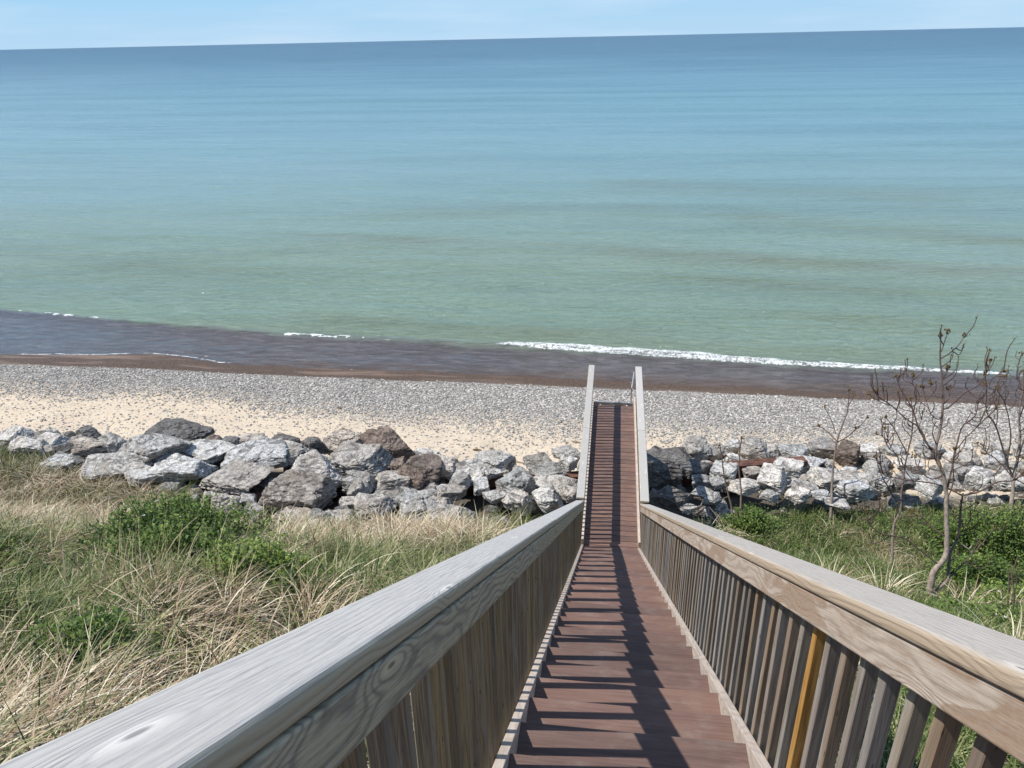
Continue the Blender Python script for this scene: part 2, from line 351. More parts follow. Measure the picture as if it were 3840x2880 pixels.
q = N('lake_water', .12, .5)
P = q.pos(); sep = q.n('ShaderNodeSeparateXYZ'); q.l(P, sep.inputs[0]); px, py = sep.outputs[0], sep.outputs[1]
bn = q.noise(q.map(P, (.035, .14, 1)), 1.0, 4, .55, .5)
ly = q.math('LOGARITHM', q.math('MAXIMUM', q.math('SUBTRACT', py, 9.0), 1.0), 10.0)     # 4m->.6 100->2 10km->4
ly = q.math('ADD', ly, q.math('MULTIPLY_ADD', bn, .22, -.11))
c = q.ramp(q.math('MULTIPLY', ly, .2), [
    (.13, (.110, .125, .095)), (.16, (.185, .230, .150)), (.20, (.190, .270, .195)), (.25, (.190, .260, .185)), (.29, (.180, .280, .235)),
    (.33, (.165, .290, .295)), (.38, (.145, .280, .325)), (.45, (.100, .220, .285)), (.55, (.035, .105, .165)), (.72, (.012, .055, .105)), (.9, (.008, .04, .085))])
# brown bars
bar = q.attr('sandbar')
bandm = q.math('MULTIPLY', bar, q.rng(q.noise(q.map(P, (.12, .5, 1)), 1.0, 4), .3, .6, .45, 1))
c = q.mix(bandm, c, (.150, .168, .085))
# long streaks: stretched noise tints the water paler and darker
stk_ = q.noise(q.map(P, (.012, .11, 1)), 1.0, 5, .62, .4)
c = q.mix(q.rng(stk_, .40, .66, .0, .20), c, (.26, .40, .46))
c = q.mix(q.rng(stk_, .50, .34, .0, .20), c, (.055, .12, .14))
# shallow strip inshore of the break: water over dark brown pebbles, sheen painted in
rw_ = q.n('ShaderNodeMapping'); rw_.inputs['Rotation'].default_value = (0, 0, math.radians(-35)); rw_.inputs['Scale'].default_value = (.4, 2.0, 1); q.l(P, rw_.inputs['Vector']); rotw = rw_.outputs[0]
ins = q.attr('inshore')
shal = q.mix(q.rng(q.noise(rotw, 3.0, 4, .65), .35, .65), (.090, .078, .080), (.140, .128, .135))
shal = q.mix(q.rng(q.math('ADD', py, q.math('MULTIPLY_ADD', q.noise(P, .5, 3), 1.6, -.8)), 14.0, 13.0, 0, .75), shal, (.105, .066, .046))
shal = q.mix(q.rng(px, -14, -26, 0, .5), shal, (.10, .13, .17))
c = q.mix(ins, c, shal)
fa = q.attr('foam_glitter'); fnz = q.noise(P, 13, 4, .7)
fn2 = q.noise(q.map(P, (1, 2.2, 1)), 4.5, 5, .75)
fm = q.rng(q.math('ADD', fa, q.math('MULTIPLY_ADD', q.math('ADD', fnz, fn2), 1.5, -1.62)), .38, .85)
c = q.mix(fm, c, (.86, .88, .88))
far = q.rng(py, 14, 120)
r1 = q.noise(q.map(P, (.55, 1.5, 1)), 2.4, 6, .68, .5); r2 = q.noise(q.map(P, (.06, .30, 1)), 1.0, 5, .6, .3)
rot = q.n('ShaderNodeMapping'); rot.inputs['Rotation'].default_value = (0, 0, math.radians(38)); rot.inputs['Scale'].default_value = (.5, 2.4, 1); q.l(P, rot.inputs['Vector'])
r3 = q.noise(rot.outputs[0], 1.5, 4, .6, .4)
hw = q.math('ADD', q.math('MULTIPLY', q.math('ADD', r1, r3), .12), q.math('MULTIPLY', r2, .9))
nrm = q.bump(hw, 1.0, 1.8)
q.l(q.math('ADD', q.rng(far, 0, 1, .10, .28), q.math('MULTIPLY', fm, .5)), q.b.inputs['Roughness'])
q.b.inputs['IOR'].default_value = 1.333
M_water = q.done(c, nrm)
def band(px_, py_, sg, am, seed):
    yc = np.interp(WX, px_, py_)+(fbm(WX, WY*0, .16, seed, 3)-.5)*1.6; e_ = np.clip((WX-px_[0])/5, 0, 1)*np.clip((px_[-1]-WX)/5, 0, 1)
    sgm = sg*(.6+.9*fbm(WX, WY*0, .11, seed+3, 2)); dd_ = WY-yc; return am*e_*np.exp(-(np.where(dd_ > 0, dd_/(sgm*.7), dd_/(sgm*1.7)))**2)*(.55+.45*np.clip(fbm(WX, WY*0, .09, seed+5, 2)*3-.8, 0, 1))
sbar = band([-24, -21, -8.8, 1.75, 13, 30], [33.6, 33, 31.3, 29.9, 28.3, 27.4], 1.0, .85, 61)
for b_ in (([-19, -15, -4, 6], [38.6, 39.3, 41, 41.6], 1.5, .5, 62), ([0, 6, 16], [25.6, 24.7, 23.9], .6, .65, 63), ([3, 8, 22, 34], [41, 40, 33.8, 31], 1.6, .55, 64), ([-16, -10, -3, 3], [18.9, 18.1, 17.8, 17.6], .7, .6, 65), ([-34, -26, -14], [27, 26, 25], 1.2, .4, 66), ([2, 9, 17], [20.4, 20.1, 19.2], .9, .55, 67), ([-4, 8, 26], [52, 50, 46], 2.2, .4, 68)): sbar = np.maximum(sbar, band(*b_))
ins = np.clip(-(sw+(fbm(WX, WY, .9, 60)-.5)*.5+np.interp(WX, [-8, -4, 0], [.0, .1, .1]))/np.interp(WX, [-20, -8, 0, 10], [.25, .8, .8, .5])+.4, 0, 1)
w_o = mesh_np('water', np.stack([WX, WY, wz], -1).reshape(-1, 3), grid_faces(len(wx), len(wy)), M_water, attrs={'foam_glitter': foam_glitter.ravel(), 'inshore': ins.ravel(), 'sandbar': sbar.ravel()}, smooth=True)
tag(w_o, kind='structure')

# ------------------------------------------------------------------ boards and stairs
def board(name, p0, p1, wv, th, mat, parent, bevel=.004, sag=0, seg=2, label=None):
    """board from p0 to p1 (centre line); wv = width vector across, th = thickness vector; local X along it"""
    p0 = Vector(p0); p1 = Vector(p1); wv = Vector(wv); th = Vector(th)
    L = (p1-p0).length; ex = (p1-p0).normalized(); ez = th.normalized(); ey = ez.cross(ex).normalized(); ez = ex.cross(ey)
    me = bpy.data.meshes.new(name); bm = bmesh.new()
    wl_, tl_ = abs(wv.dot(ey)), abs(th.dot(ez))
    vs = [bm.verts.new((a*L, b*wl_/2, c_*tl_/2)) for a in (0, 1) for b in (-1, 1) for c_ in (-1, 1)]
    for f_ in ((0, 1, 3, 2), (4, 6, 7, 5), (0, 4, 5, 1), (2, 3, 7, 6), (0, 2, 6, 4), (1, 5, 7, 3)): bm.faces.new([vs[i] for i in f_])
    bmesh.ops.recalc_face_normals(bm, faces=bm.faces)
    if bevel: bmesh.ops.bevel(bm, geom=list(bm.edges), offset=bevel, segments=seg, affect='EDGES', profile=.5)
    bm.to_mesh(me); bm.free()
    for p in me.polygons: p.use_smooth = False
    me.materials.append(mat)
    o = bpy.data.objects.new(name, me)
    mm = Matrix((ex, ey, ez)).transposed().to_4x4(); mm.translation = p0
    o.matrix_basis = mm
    col.objects.link(o)
    if parent is not None:
        o.parent = parent; o.matrix_parent_inverse = wmat(parent).inverted()
    if label: o['label'] = label
    return o
def wmat(o):
    mw = o.matrix_basis.copy()
    if o.parent is not None: mw = wmat(o.parent) @ o.matrix_parent_inverse @ mw
    return mw
def put(o, parent):
    o.parent = parent; o.matrix_parent_inverse = wmat(parent).inverted(); return o
T = .6456; RUN = .3113; RISE = RUN*T; W2 = .45; YTOP = -12.6
DL = 5.2304; DZ = .1114; H1 = .899; H2 = .936
SLP = Vector((0, -1, T)).normalized(); SN = Vector((0, T, 1)).normalized()
stairs = empty('staircase', (0, 0, -1.3)); tag(stairs, 'long straight outdoor staircase with brown treads and grey wooden railings going down to the boardwalk', 'staircase')
walk = empty('boardwalk', (0, 2.6, -1.5)); tag(walk, 'short level walkway of brown boards between grey railings crossing the rocks to the beach', 'boardwalk')
nst = int(-YTOP/RUN)
for i in range(1, nst+1):
    y = .0217+RUN-(i+.0)*RUN-RUN*.0   # front (lake side) edge of tread i
    y = -i*RUN+.022+RUN*.0
    z = -y*T
    j = random.uniform(-.0015, .0015)
    board('tread', (-W2-.004, y-RUN/2-.012, z-.0127+j), (W2+.004, y-RUN/2-.012, z-.0127+j+random.uniform(-.001, .001)), (0, RUN+.022, 0), (0, 0, .0254), M_deck, stairs, .003)
    board('riser', (-W2, y-.030, z-.027-(RISE-.03)/2), (W2, y-.030, z-.027-(RISE-.03)/2), (0, 0, RISE-.034), (0, .016, 0), M_deck, stairs, .001)
for s in (-1, 1):
    a = Vector((s*(W2+.0225), -.03, -.03*-T-.152)); b = Vector((s*(W2+.0225), YTOP, -YTOP*T-.152))
    board('stringer', a, b, SN*.285, Vector((.038, 0, 0)), M_string, stairs, .003)
def railing(parent, side, kind):
    xs_ = s = side
    if kind == 'stair':
        ci, co_ = (.007, .142) if s < 0 else (-.004, .158)
        pA = lambda y, h: Vector((0, y, -y*T+h)); ya, yb = 0.03, YTOP; N_up = SN; h = H1; cth = .038
        cy = SN.z
    else:
        ci, co_ = (.007, .142) if s < 0 else (-.002, .145)
        pA = lambda y, h: Vector((0, y, y*DZ/DL+h)); ya, yb = DL+.02, .03; N_up = Vector((0, 0, 1)); h = H2; cth = .038
        cy = 1
    mB = M_boardL if s < 0 else M_board
    # side rail: two or three lengths of 2x4 laid end to end under the cap
    xb = s*(W2+.006+.019); hb = .089
    cuts = [ya]+([-3.4, -7.2] if kind == 'stair' and s < 0 else [-2.1, -6.6] if kind == 'stair' else [])+[yb]
    root = None; par = parent
    for a_, b_ in zip(cuts[:-1], cuts[1:]):
        gap = .0015*(1 if b_ < a_ else -1)
        c0 = pA(a_-gap, h-(cth+hb/2+.002)/cy); c1 = pA(b_+gap, h-(cth+hb/2+.002)/cy); c0.x = c1.x = xb
        if kind == 'walk': c0, c1 = c1, c0
        o = board('railing' if root is None else 'side_rail', c0, c1, N_up*hb, Vector((.038, 0, 0)), mB, par, .004)
        if root is None: root = o; par = o
    cuts = [ya]+([-2.6, -6.1] if s < 0 else [-.95, -3.15, -6.9]) + [yb] if kind == 'stair' else [ya, DL*.45, yb]
    xc = s*(W2+(ci+co_)/2)
    for a_, b_ in zip(cuts[:-1], cuts[1:]):
        gap = .0025*(1 if b_ < a_ else -1); dx = random.uniform(-.003, .003)
        c0 = pA(a_-gap, h-cth/2/cy); c1 = pA(b_+gap, h-cth/2/cy); c0.x = xc+dx; c1.x = xc-dx
        board('handrail_cap', c0, c1, Vector((co_-ci, 0, 0)), N_up*cth, M_cap if (s < 0 or kind == 'walk') else M_capR, root, .011, seg=3)
    # pickets on the outer face
    sp = .1184; y = (-.05 if kind == 'stair' else .06); far_pts = []
    k = 0
    while (y > YTOP+.1) if kind == 'stair' else (y < DL-.02):
        top = pA(y, h-(cth+.006)/cy); bot = pA(y, -.19 if kind == 'stair' else -.12)
        jx = random.uniform(-.0015, .0015); x_ = s*(W2+.0435+.0195)+jx
        fresh = kind == 'stair' and s > 0 and abs(y+8.45) < sp/2
        mt = M_fresh if fresh else (M_pickL if s < 0 else M_pickR)
        w_ = .036
        me = bpy.data.meshes.new('baluster'); bm = bmesh.new()
        hh_ = top.z-bot.z; rz = random.uniform(-.03, .03)
        slope = T if kind == 'stair' else 0
        vs = []
        for zz in (0, hh_):
            for a1, b1 in ((-1, -1), (1, -1), (1, 1), (-1, 1)):
                vs.append(bm.verts.new((a1*w_/2, b1*w_/2, zz-(b1*w_/2*slope if zz else b1*w_/2*slope))))
        for f_ in ((3, 2, 1, 0), (4, 5, 6, 7), (0, 1, 5, 4), (1, 2, 6, 5), (2, 3, 7, 6), (3, 0, 4, 7)): bm.faces.new([vs[i_] for i_ in f_])
        bmesh.ops.bevel(bm, geom=[e for e in bm.edges if abs(e.verts[0].co.z-e.verts[1].co.z) > .3], offset=.0025, segments=1, affect='EDGES')
        bm.to_mesh(me); bm.free(); me.materials.append(mt)
        o = bpy.data.objects.new('baluster', me); o.matrix_basis = Matrix.Translation((x_, y, bot.z)) @ Matrix.Rotation(random.uniform(-.006, .006), 4, 'Y')
        col.objects.link(o); put(o, root)
        if fresh: o['label'] = 'fresh orange picket'
        y += (-sp if kind == 'stair' else sp)*random.uniform(.985, 1.015); k += 1
    return root
for s in (-1, 1):
    R1 = railing(stairs, s, 'stair'); R1['label'] = ('left' if s < 0 else 'right')+' railing of the stairs'
    R2 = railing(walk, s, 'walk'); R2['label'] = ('left' if s < 0 else 'right')+' railing of the walkway'
# walkway deck
pit = .1453; n = int(DL/pit)
for i in range(-2, n):
    y = .03+pit*(i+.5); z = y*DZ/DL
    if y > DL: break
    j = random.uniform(-.0012, .0012)
    board('deck_board', (-W2-.003, y, z-.0127+j), (W2+.003, y, z-.0127-j), (0, .1385, 0), (0, 0, .0254), M_deck, walk, .003)
for s in (-1, 1):
    board('side_beam', (s*(W2+.0225), -.02, .008), (s*(W2+.0225), DL+.10, DZ+.008), (0, 0, .285), (.038, 0, 0), M_string, walk, .003)
    for yy_ in (.9, DL-.25):
        g0 = float(ground(s*.4, yy_))
        board('support_post', (s*(W2-.07), yy_, g0-.4), (s*(W2-.07), yy_, yy_*DZ/DL-.19), (.09, 0, 0), (0, .09, 0), M_string, walk, .004)
for xx in (-.3, 0, .3): board('joist', (xx, .05, -.095), (xx, DL-.02, DZ-.095), (0, 0, .13), (.038, 0, 0), M_string, walk, .003)
board('end_beam', (-W2-.002, DL+.045, DZ-.10), (W2+.002, DL+.045, DZ-.10), (0, 0, .2), (0, .03, 0), M_alu, walk, .003, label='grey metal end beam')
for s in (-1, 1):
    for yy_ in (-2.5, -5.2, -8):
        g0 = float(ground(s*.4, yy_))
        board('support_post', (s*(W2-.07), yy_, g0-.5), (s*(W2-.07), yy_, -yy_*T-.24), (.09, 0, 0), (0, .09, 0), M_string, stairs, .004)
# aluminium beach steps past the walkway
def tube_mesh(paths, sides=8, cap=True):
    V = []; F = []; A = []
    for pts, rad in paths:
        n_ = len(pts); base = len(V)
        t_prev = None; nx = None
        for i, p in enumerate(pts):
            a_ = pts[max(i-1, 0)]; b_ = pts[min(i+1, n_-1)]; t = (Vector(b_)-Vector(a_)).normalized()
            if nx is None: nx = t.orthogonal().normalized()
            else: nx = (nx-t*nx.dot(t)).normalized()
            by = t.cross(nx)
            for k in range(sides):
                an = 2*math.pi*k/sides; V.append(Vector(p)+(nx*math.cos(an)+by*math.sin(an))*rad[i]); A.append(rad[i])
        for i in range(n_-1):
            for k in range(sides):
                k2 = (k+1) % sides; F.append((base+i*sides+k, base+i*sides+k2, base+(i+1)*sides+k2, base+(i+1)*sides+k))
    return V, F, A
def spline(pts, n_=5):
    P_ = [Vector(p) for p in pts]; out = []
    for i in range(len(P_)-1):
        a_ = P_[max(i-1, 0)]; b_ = P_[i]; c_ = P_[i+1]; d_ = P_[min(i+2, len(P_)-1)]
        for k in range(n_):
            t = k/n_; out.append(.5*((2*b_)+(c_-a_)*t+(2*a_-5*b_+4*c_-d_)*t*t+(3*b_-a_-3*c_+d_)*t**3))
    out.append(P_[-1]); return out
steps = empty('beach_steps', (0, DL+1.2, -2.2)); tag(steps, 'light metal steps with one tube handrail hanging from the far end of the boardwalk', 'steps')
y0 = DL+.075
for s in (-1, 1): board('side_rail', (s*.33, y0, DZ-.08), (s*.33, y0+1.75, -2.25), (0, .12, .1), (.03, 0, 0), M_alu, steps, .003)
for i in range(9):
    t = (i+.7)/9.6; board('step', (-.315, y0+1.75*t, DZ-.05-2.25*t), (.315, y0+1.75*t, DZ-.05-2.25*t), (0, .13, 0), (0, 0, .025), M_alu, steps, .003)
V_, F_, _ = tube_mesh([([Vector((.395, y0+.02, DZ-.1)), Vector((.395, y0+.02, DZ+.15)), Vector((.395, y0+.02, DZ+.36))], [.02]*3)], 10)
mesh_np('handrail_post', V_, F_, M_alu, steps, smooth=True)
V_, F_, _ = tube_mesh([(spline([(.395, y0+.02, DZ+.35), (.43, y0+.30, DZ+.47), (.455, y0+.58, DZ+.50), (.45, y0+1.1, DZ-.1), (.44, y0+1.7, -1.0), (.44, y0+1.9, -1.6)]), [.016]*26)], 10)
mesh_np('handrail', V_, F_, M_alu, steps, smooth=True)

# ------------------------------------------------------------------ sheet-pile wall hidden in the rocks
wall = empty('sheet_pile_wall', (-.4, 4.55, -2.2)); tag(wall, 'low rusty brown steel wall with a flat cap running through the rocks under the boardwalk', 'wall')
p0 = Vector((-8, 2.85, -1.37)); p1 = Vector((4.6, 5.8, -1.42)); dr = (p1-p0).normalized(); nr = Vector((-dr.y, dr.x, 0))
board('wall_cap', p0+Vector((0, 0, -.03)), p1+Vector((0, 0, -.03)), nr*.26, (0, 0, .012), M_rust, wall, .003)
board('cap_lip', p0-nr*.125+Vector((0, 0, -.10)), p1-nr*.125+Vector((0, 0, -.10)), (0, 0, .12), nr*.012, M_rust, wall, .003)
V_ = []; F_ = []; L_ = (p1-p0).length; k = 0; t = 0
prof = [(0, -.07), (.18, -.07), (.26, .07), (.44, .07)]
while t < L_-.6:
    for a_, b_ in prof:
        q_ = p0+dr*(t+a_)+nr*b_; V_ += [(q_.x, q_.y, -3.0), (q_.x, q_.y, -1.43)]
    t += .52
for i in range(len(V_)//2-1): F_.append((2*i, 2*i+2, 2*i+3, 2*i+1))
mesh_np('sheet_panel', V_, F_, M_rust, wall)

# ------------------------------------------------------------------ rocks
TONE = {'w': (1.12, 1.12, 1.11), 'p': (1.02, 1.01, .99), 'g': (.78, .77, .75), 'G': (.80, .76, .73), 'd': (.40, .39, .385), 'b': (.92, .86, .80), 'B': (.46, .385, .345)}
ROCKS = [
(-8.55, 5.76, -1.79, 0.91, 0.61, 0.4, 'd', 'low dark grey block at the sand edge left of the two pink-topped boulders'),
(-7.45, 5.24, -1.58, 0.72, 0.5, 0.46, 'd', 'dark blocky boulder standing left of the pinkish slab by the sand'),
(-6.76, 5.52, -1.69, 1.12, 0.75, 0.67, 'b', 'pinkish pale slab beside the big brown pyramid boulder at the sand edge'),
(-5.5, 5.28, -1.58, 1.42, 0.95, 0.78, 'B', 'large brown pyramid-shaped boulder at the sand edge with dark right face'),
(-7.82, 4.44, -1.3, 1.02, 0.68, 0.4, 'p', 'pale flat slab lying under the dark blocky boulder'),
(-5.78, 4.07, -1.3, 1.63, 1.09, 0.68, 'g', 'broad grey speckled slab in front of the brown pyramid boulder'),
(-6.51, 3.25, -1.3, 1.24, 1.07, 0.98, 'p', 'big pale boulder behind the largest flat-topped block'),
(-6.73, 2.63, -1.32, 1.55, 1.08, 0.98, 'G', 'largest flat-topped grey block in front with rough speckled face'),
(-6.49, 1.81, -1.35, 1.31, 0.88, 0.42, 'b', 'long pale slab lying in dry grass below the largest block'),
(-5.57, 3.27, -1.3, 0.76, 0.61, 0.55, 'g', ''),
(-5.47, 2.89, -1.31, 0.52, 0.49, 0.44, 'g', ''),
(-4.88, 3.38, -1.3, 0.87, 0.58, 0.36, 'g', 'lens-shaped grey slab lying above the rusty wall on its left end'),
(-4.87, 4.05, -1.3, 0.45, 0.43, 0.39, 'B', ''),
(-4.43, 3.64, -1.3, 0.92, 0.61, 0.43, 'B', 'angular brown boulder resting behind the left end of the rusty wall'),
(-4.23, 3.85, -1.3, 0.89, 0.66, 0.6, 'B', 'brown boulder with dark right face just left of the sand notch'),
(-3.78, 4.11, -1.3, 0.75, 0.59, 0.54, 'b', 'pinkish brown boulder beside the sand notch'),
(-4.56, 5.2, -1.57, 0.6, 0.4, 0.25, 'p', ''),
(-3.08, 4.06, -1.3, 1.37, 0.92, 0.46, 'w', 'white boulder with a black right end behind the rusty wall'),
(-2.75, 4.48, -1.3, 0.99, 0.66, 0.41, 'w', 'bright white boulder on the sand behind the black-ended one'),
(-3.44, 3.12, -1.3, 0.64, 0.43, 0.38, 'p', 'rounded pale boulder in front of the rusty wall'),
(-3.32, 3.45, -1.3, 0.47, 0.5, 0.45, 'g', ''),
(-2.84, 3.41, -1.3, 0.36, 0.42, 0.38, 'w', 'small triangular white stone leaning on the rusty wall'),
(-2.07, 3.45, -1.3, 0.86, 0.74, 0.67, 'g', 'tall rounded grey boulder in front of the rusty wall left of walkway'),
(-1.69, 4.6, -1.32, 0.72, 0.48, 0.39, 'g', 'grey rounded boulder on the sand left of the walkway'),
(-1.42, 4.24, -1.3, 0.85, 0.57, 0.26, 'g', ''),
(-1.12, 6.02, -1.88, 0.74, 0.49, 0.33, 'g', "grey boulder against the walkway's left side at the sand edge"),
(-1.03, 4.77, -1.39, 0.5, 0.41, 0.37, 'w', ''),
(-1.25, 3.85, -1.31, 1.07, 0.72, 0.26, 'w', "long white slab beside the walkway's left railing"),
(-1.32, 3.04, -1.31, 0.66, 0.61, 0.56, 'w', 'squarish white boulder above the left stair railing'),
(-0.92, 3.32, -1.3, 0.49, 0.41, 0.38, 'w', 'white boulder touching the walkway at the foot of the left railing'),
(-1.89, 2.89, -1.31, 0.73, 0.51, 0.46, 'p', 'pale boulder with a slanting top above dry grass near the left railing'),
(-2.49, 3.12, -1.3, 0.53, 0.35, 0.28, 'p', ''),
(-4.94, 2.36, -1.33, 0.89, 0.6, 0.51, 'p', 'rounded pale boulder with rough dark underside above the dry grass'),
(-4.1, 2.25, -1.33, 0.64, 0.6, 0.55, 'p', 'jagged pale boulder at the grass edge below the rusty wall'),
(-3.78, 2.38, -1.33, 0.82, 0.55, 0.4, 'g', 'grey boulder with dark hollow at the grass edge'),
(-3.38, 2.26, -1.33, 1.08, 0.72, 0.42, 'p', 'flat pale boulder half buried in the dry grass'),
(-5.65, 2.23, -1.33, 0.45, 0.3, 0.28, 'd', ''),
(-5.59, 1.93, -1.34, 0.74, 0.5, 0.33, 'p', ''),
(-5.59, 2.51, -1.32, 0.45, 0.34, 0.31, 'p', ''),
(-4.9, 2.97, -1.31, 0.64, 0.43, 0.19, 'g', ''),
(-3.98, 3.09, -1.3, 0.5, 0.33, 0.16, 'g', ''),
(-4.4, 2.82, -1.31, 0.7, 0.47, 0.22, 'g', ''),
(-15.06, 4.47, -1.3, 0.91, 0.61, 0.47, 'p', 'pinkish pale slab at the far left end of the rocks by the sand'),
(-14.56, 5.67, -1.77, 0.36, 0.24, 0.14, 'd', ''),
(-13.79, 5.38, -1.64, 0.71, 0.48, 0.37, 'd', 'dark upright block in the sand-side row near the left edge'),
(-14.28, 3.97, -1.3, 1.18, 0.79, 0.49, 'p', 'wide pale slab above the grass at the left edge'),
(-14.21, 4.63, -1.33, 0.72, 0.48, 0.22, 'p', ''),
(-13.83, 3.91, -1.3, 0.68, 0.45, 0.29, 'g', ''),
(-13.41, 4.07, -1.3, 0.52, 0.34, 0.31, 'd', ''),
(-12.9, 4.29, -1.3, 0.96, 0.64, 0.33, 'b', ''),
(-12.3, 4.4, -1.3, 0.74, 0.53, 0.48, 'g', 'flat greyish slab beside the dark upright block'),
(-11.06, 4.12, -1.3, 1.82, 1.22, 0.74, 'p', 'huge pale sloping slab in the left row of rocks'),
(-11.61, 5.89, -1.81, 1.68, 1.12, 0.38, 'd', 'dark-topped block perched on the huge pale slab'),
(-10.21, 5.36, -1.63, 0.66, 0.44, 0.28, 'B', ''),
(-9.91, 5.5, -1.69, 0.52, 0.35, 0.23, 'd', ''),
(-9.4, 5.8, -1.8, 0.75, 0.5, 0.26, 'b', 'flat pinkish brown slab lying on the sand'),
(-9.81, 4.39, -1.3, 1.63, 1.09, 0.32, 'p', 'flat bluish white slab between two pale slabs'),
(-9.93, 3.45, -1.3, 1.32, 0.88, 0.5, 'p', ''),
(-8.38, 4.1, -1.3, 1.52, 1.02, 0.54, 'p', 'pale ridge-backed slab left of the big pale boulder'),
(-8.51, 3.25, -1.3, 1.56, 1.05, 0.45, 'g', 'broad dark speckled slab above the brown-grey boulder'),
(-8.37, 2.05, -1.34, 1.18, 0.81, 0.74, 'b', 'brown-grey boulder in dry grass left of the largest block'),
(-12.72, 3.52, -1.3, 0.5, 0.33, 0.24, 'd', ''),
(-11.99, 3.78, -1.3, 0.4, 0.26, 0.18, 'd', ''),
(-11.61, 3.61, -1.3, 1.8, 1.21, 0.35, 'p', 'long pale low slab behind the left grass'),
(-13.14, 3.4, -1.3, 0.99, 0.66, 0.35, 'p', ''),
(-15.03, 4.02, -1.3, 0.26, 0.29, 0.27, 'g', ''),
(-7.81, 2.33, -1.33, 0.29, 0.19, 0.17, 'd', ''),
(-10.66, 3.15, -1.3, 0.96, 0.64, 0.28, 'p', ''),
(1.15, 7.05, -2.18, 0.4, 0.27, 0.21, 'd', ''),
(1.47, 6.18, -1.92, 1.23, 0.82, 0.34, 'd', 'long dark flat boulder just right of the walkway'),
(2.08, 6.59, -2.06, 0.84, 0.73, 0.66, 'g', 'grey peaked boulder right of the walkway at the sand edge'),
(1.15, 4.2, -1.3, 0.68, 0.66, 0.6, 'd', "big dark shaded boulder beside the walkway's right side"),
(1.94, 4.66, -1.34, 0.75, 0.5, 0.35, 'd', 'dark grey boulder right of the big shaded one'),
(2.02, 4.15, -1.3, 0.48, 0.33, 0.3, 'g', ''),
(2.63, 6.77, -2.12, 0.62, 0.51, 0.46, 'g', 'grey boulder right of the peaked one'),
(3.03, 6.51, -2.04, 0.51, 0.34, 0.23, 'p', ''),
(3.69, 7.09, -2.18, 0.82, 0.66, 0.6, 'g', 'tall pyramid boulder with black right face above the rusty wall'),
(3.17, 7.41, -2.22, 0.43, 0.43, 0.39, 'p', ''),
(4.07, 7.16, -2.19, 0.49, 0.43, 0.39, 'p', ''),
(4.64, 7.16, -2.19, 0.88, 0.59, 0.36, 'p', 'bluish pale domed boulder at the sand edge right of the pyramid'),
(3.99, 5.12, -1.53, 0.85, 0.57, 0.47, 'w', 'large white boulder in front of the bluish dome'),
(3.52, 4.25, -1.3, 0.67, 0.63, 0.57, 'w', 'white boulder sloping down to the green grass'),
(2.51, 4.46, -1.3, 0.62, 0.53, 0.48, 'w', 'white boulder behind the two thin bare stems'),
(3.24, 4.75, -1.39, 0.54, 0.38, 0.35, 'b', 'pinkish pale block in the gap of the rusty wall'),
(3.24, 5.96, -1.86, 0.28, 0.26, 0.23, 'w', ''),
(2.36, 4.13, -1.31, 0.53, 0.35, 0.27, 'p', ''),
(2.87, 4.06, -1.3, 0.83, 0.55, 0.26, 'w', 'white low boulder at the edge of the green grass'),
(3.39, 3.76, -1.3, 0.43, 0.29, 0.21, 'w', ''),
(4.0, 3.85, -1.3, 0.57, 0.38, 0.23, 'w', 'white flat stone in the green grass'),
(4.47, 3.91, -1.3, 0.49, 0.33, 0.18, 'w', ''),
(4.72, 4.9, -1.45, 0.57, 0.38, 0.2, 'p', ''),
(4.16, 4.19, -1.3, 0.61, 0.41, 0.17, 'p', ''),
(4.72, 6.07, -1.89, 0.77, 0.51, 0.43, 'p', 'pale boulder with dark lower face left of the slim sapling'),
(5.45, 7.41, -2.22, 0.82, 0.58, 0.53, 'b', 'pinkish pale boulder behind the slim sapling'),
(5.23, 6.14, -1.92, 0.37, 0.36, 0.33, 'p', ''),
(5.93, 6.99, -2.17, 0.58, 0.67, 0.67, 'B', 'dark brown block right behind the slim sapling'),
(0.93, 3.46, -1.3, 0.22, 0.25, 0.34, 'd', ''),
(1.34, 3.39, -1.3, 0.73, 0.49, 0.42, 'd', 'dark ribbed boulder at the bend of the right railing'),
(2.01, 3.73, -1.31, 0.57, 0.38, 0.23, 'g', ''),
(2.15, 3.54, -1.3, 0.41, 0.27, 0.19, 'p', ''),
(1.59, 3.14, -1.3, 0.42, 0.28, 0.17, 'p', ''),
(4.74, 3.64, -1.3, 0.51, 0.34, 0.15, 'w', ''),
(6.6, 7.66, -2.26, 0.66, 0.44, 0.34, 'p', ''),
(6.59, 6.89, -2.15, 0.84, 0.56, 0.42, 'g', ''),
(5.21, 4.06, -1.3, 0.76, 0.51, 0.44, 'w', 'pale boulder in the grass right of the slim sapling'),
(5.9, 4.5, -1.3, 0.55, 0.37, 0.29, 'p', ''),
(6.32, 4.54, -1.3, 0.5, 0.34, 0.29, 'd', 'dark-faced stone left of the main bare tree'),
(7.28, 6.66, -2.09, 0.67, 0.46, 0.42, 'w', 'white boulder behind the small forked tree'),
(8.17, 7.7, -2.26, 0.76, 0.53, 0.48, 'p', ''),
(8.56, 7.39, -2.22, 0.43, 0.31, 0.29, 'w', ''),
(8.77, 6.78, -2.12, 0.72, 0.66, 0.6, 'g', 'grey boulder seen right of the main bare trunk'),
(6.86, 4.38, -1.31, 0.54, 0.49, 0.44, 'w', 'white boulder against the main bare trunk'),
(8.3, 5.27, -1.6, 0.66, 0.51, 0.46, 'p', ''),
(4.74, 4.69, -1.36, 0.66, 0.44, 0.25, 'p', ''),
(9.58, 7.09, -2.18, 0.68, 0.56, 0.51, 'p', 'pale boulder between the main and rightmost bare trees'),
(8.76, 5.03, -1.5, 0.74, 0.55, 0.5, 'p', ''),
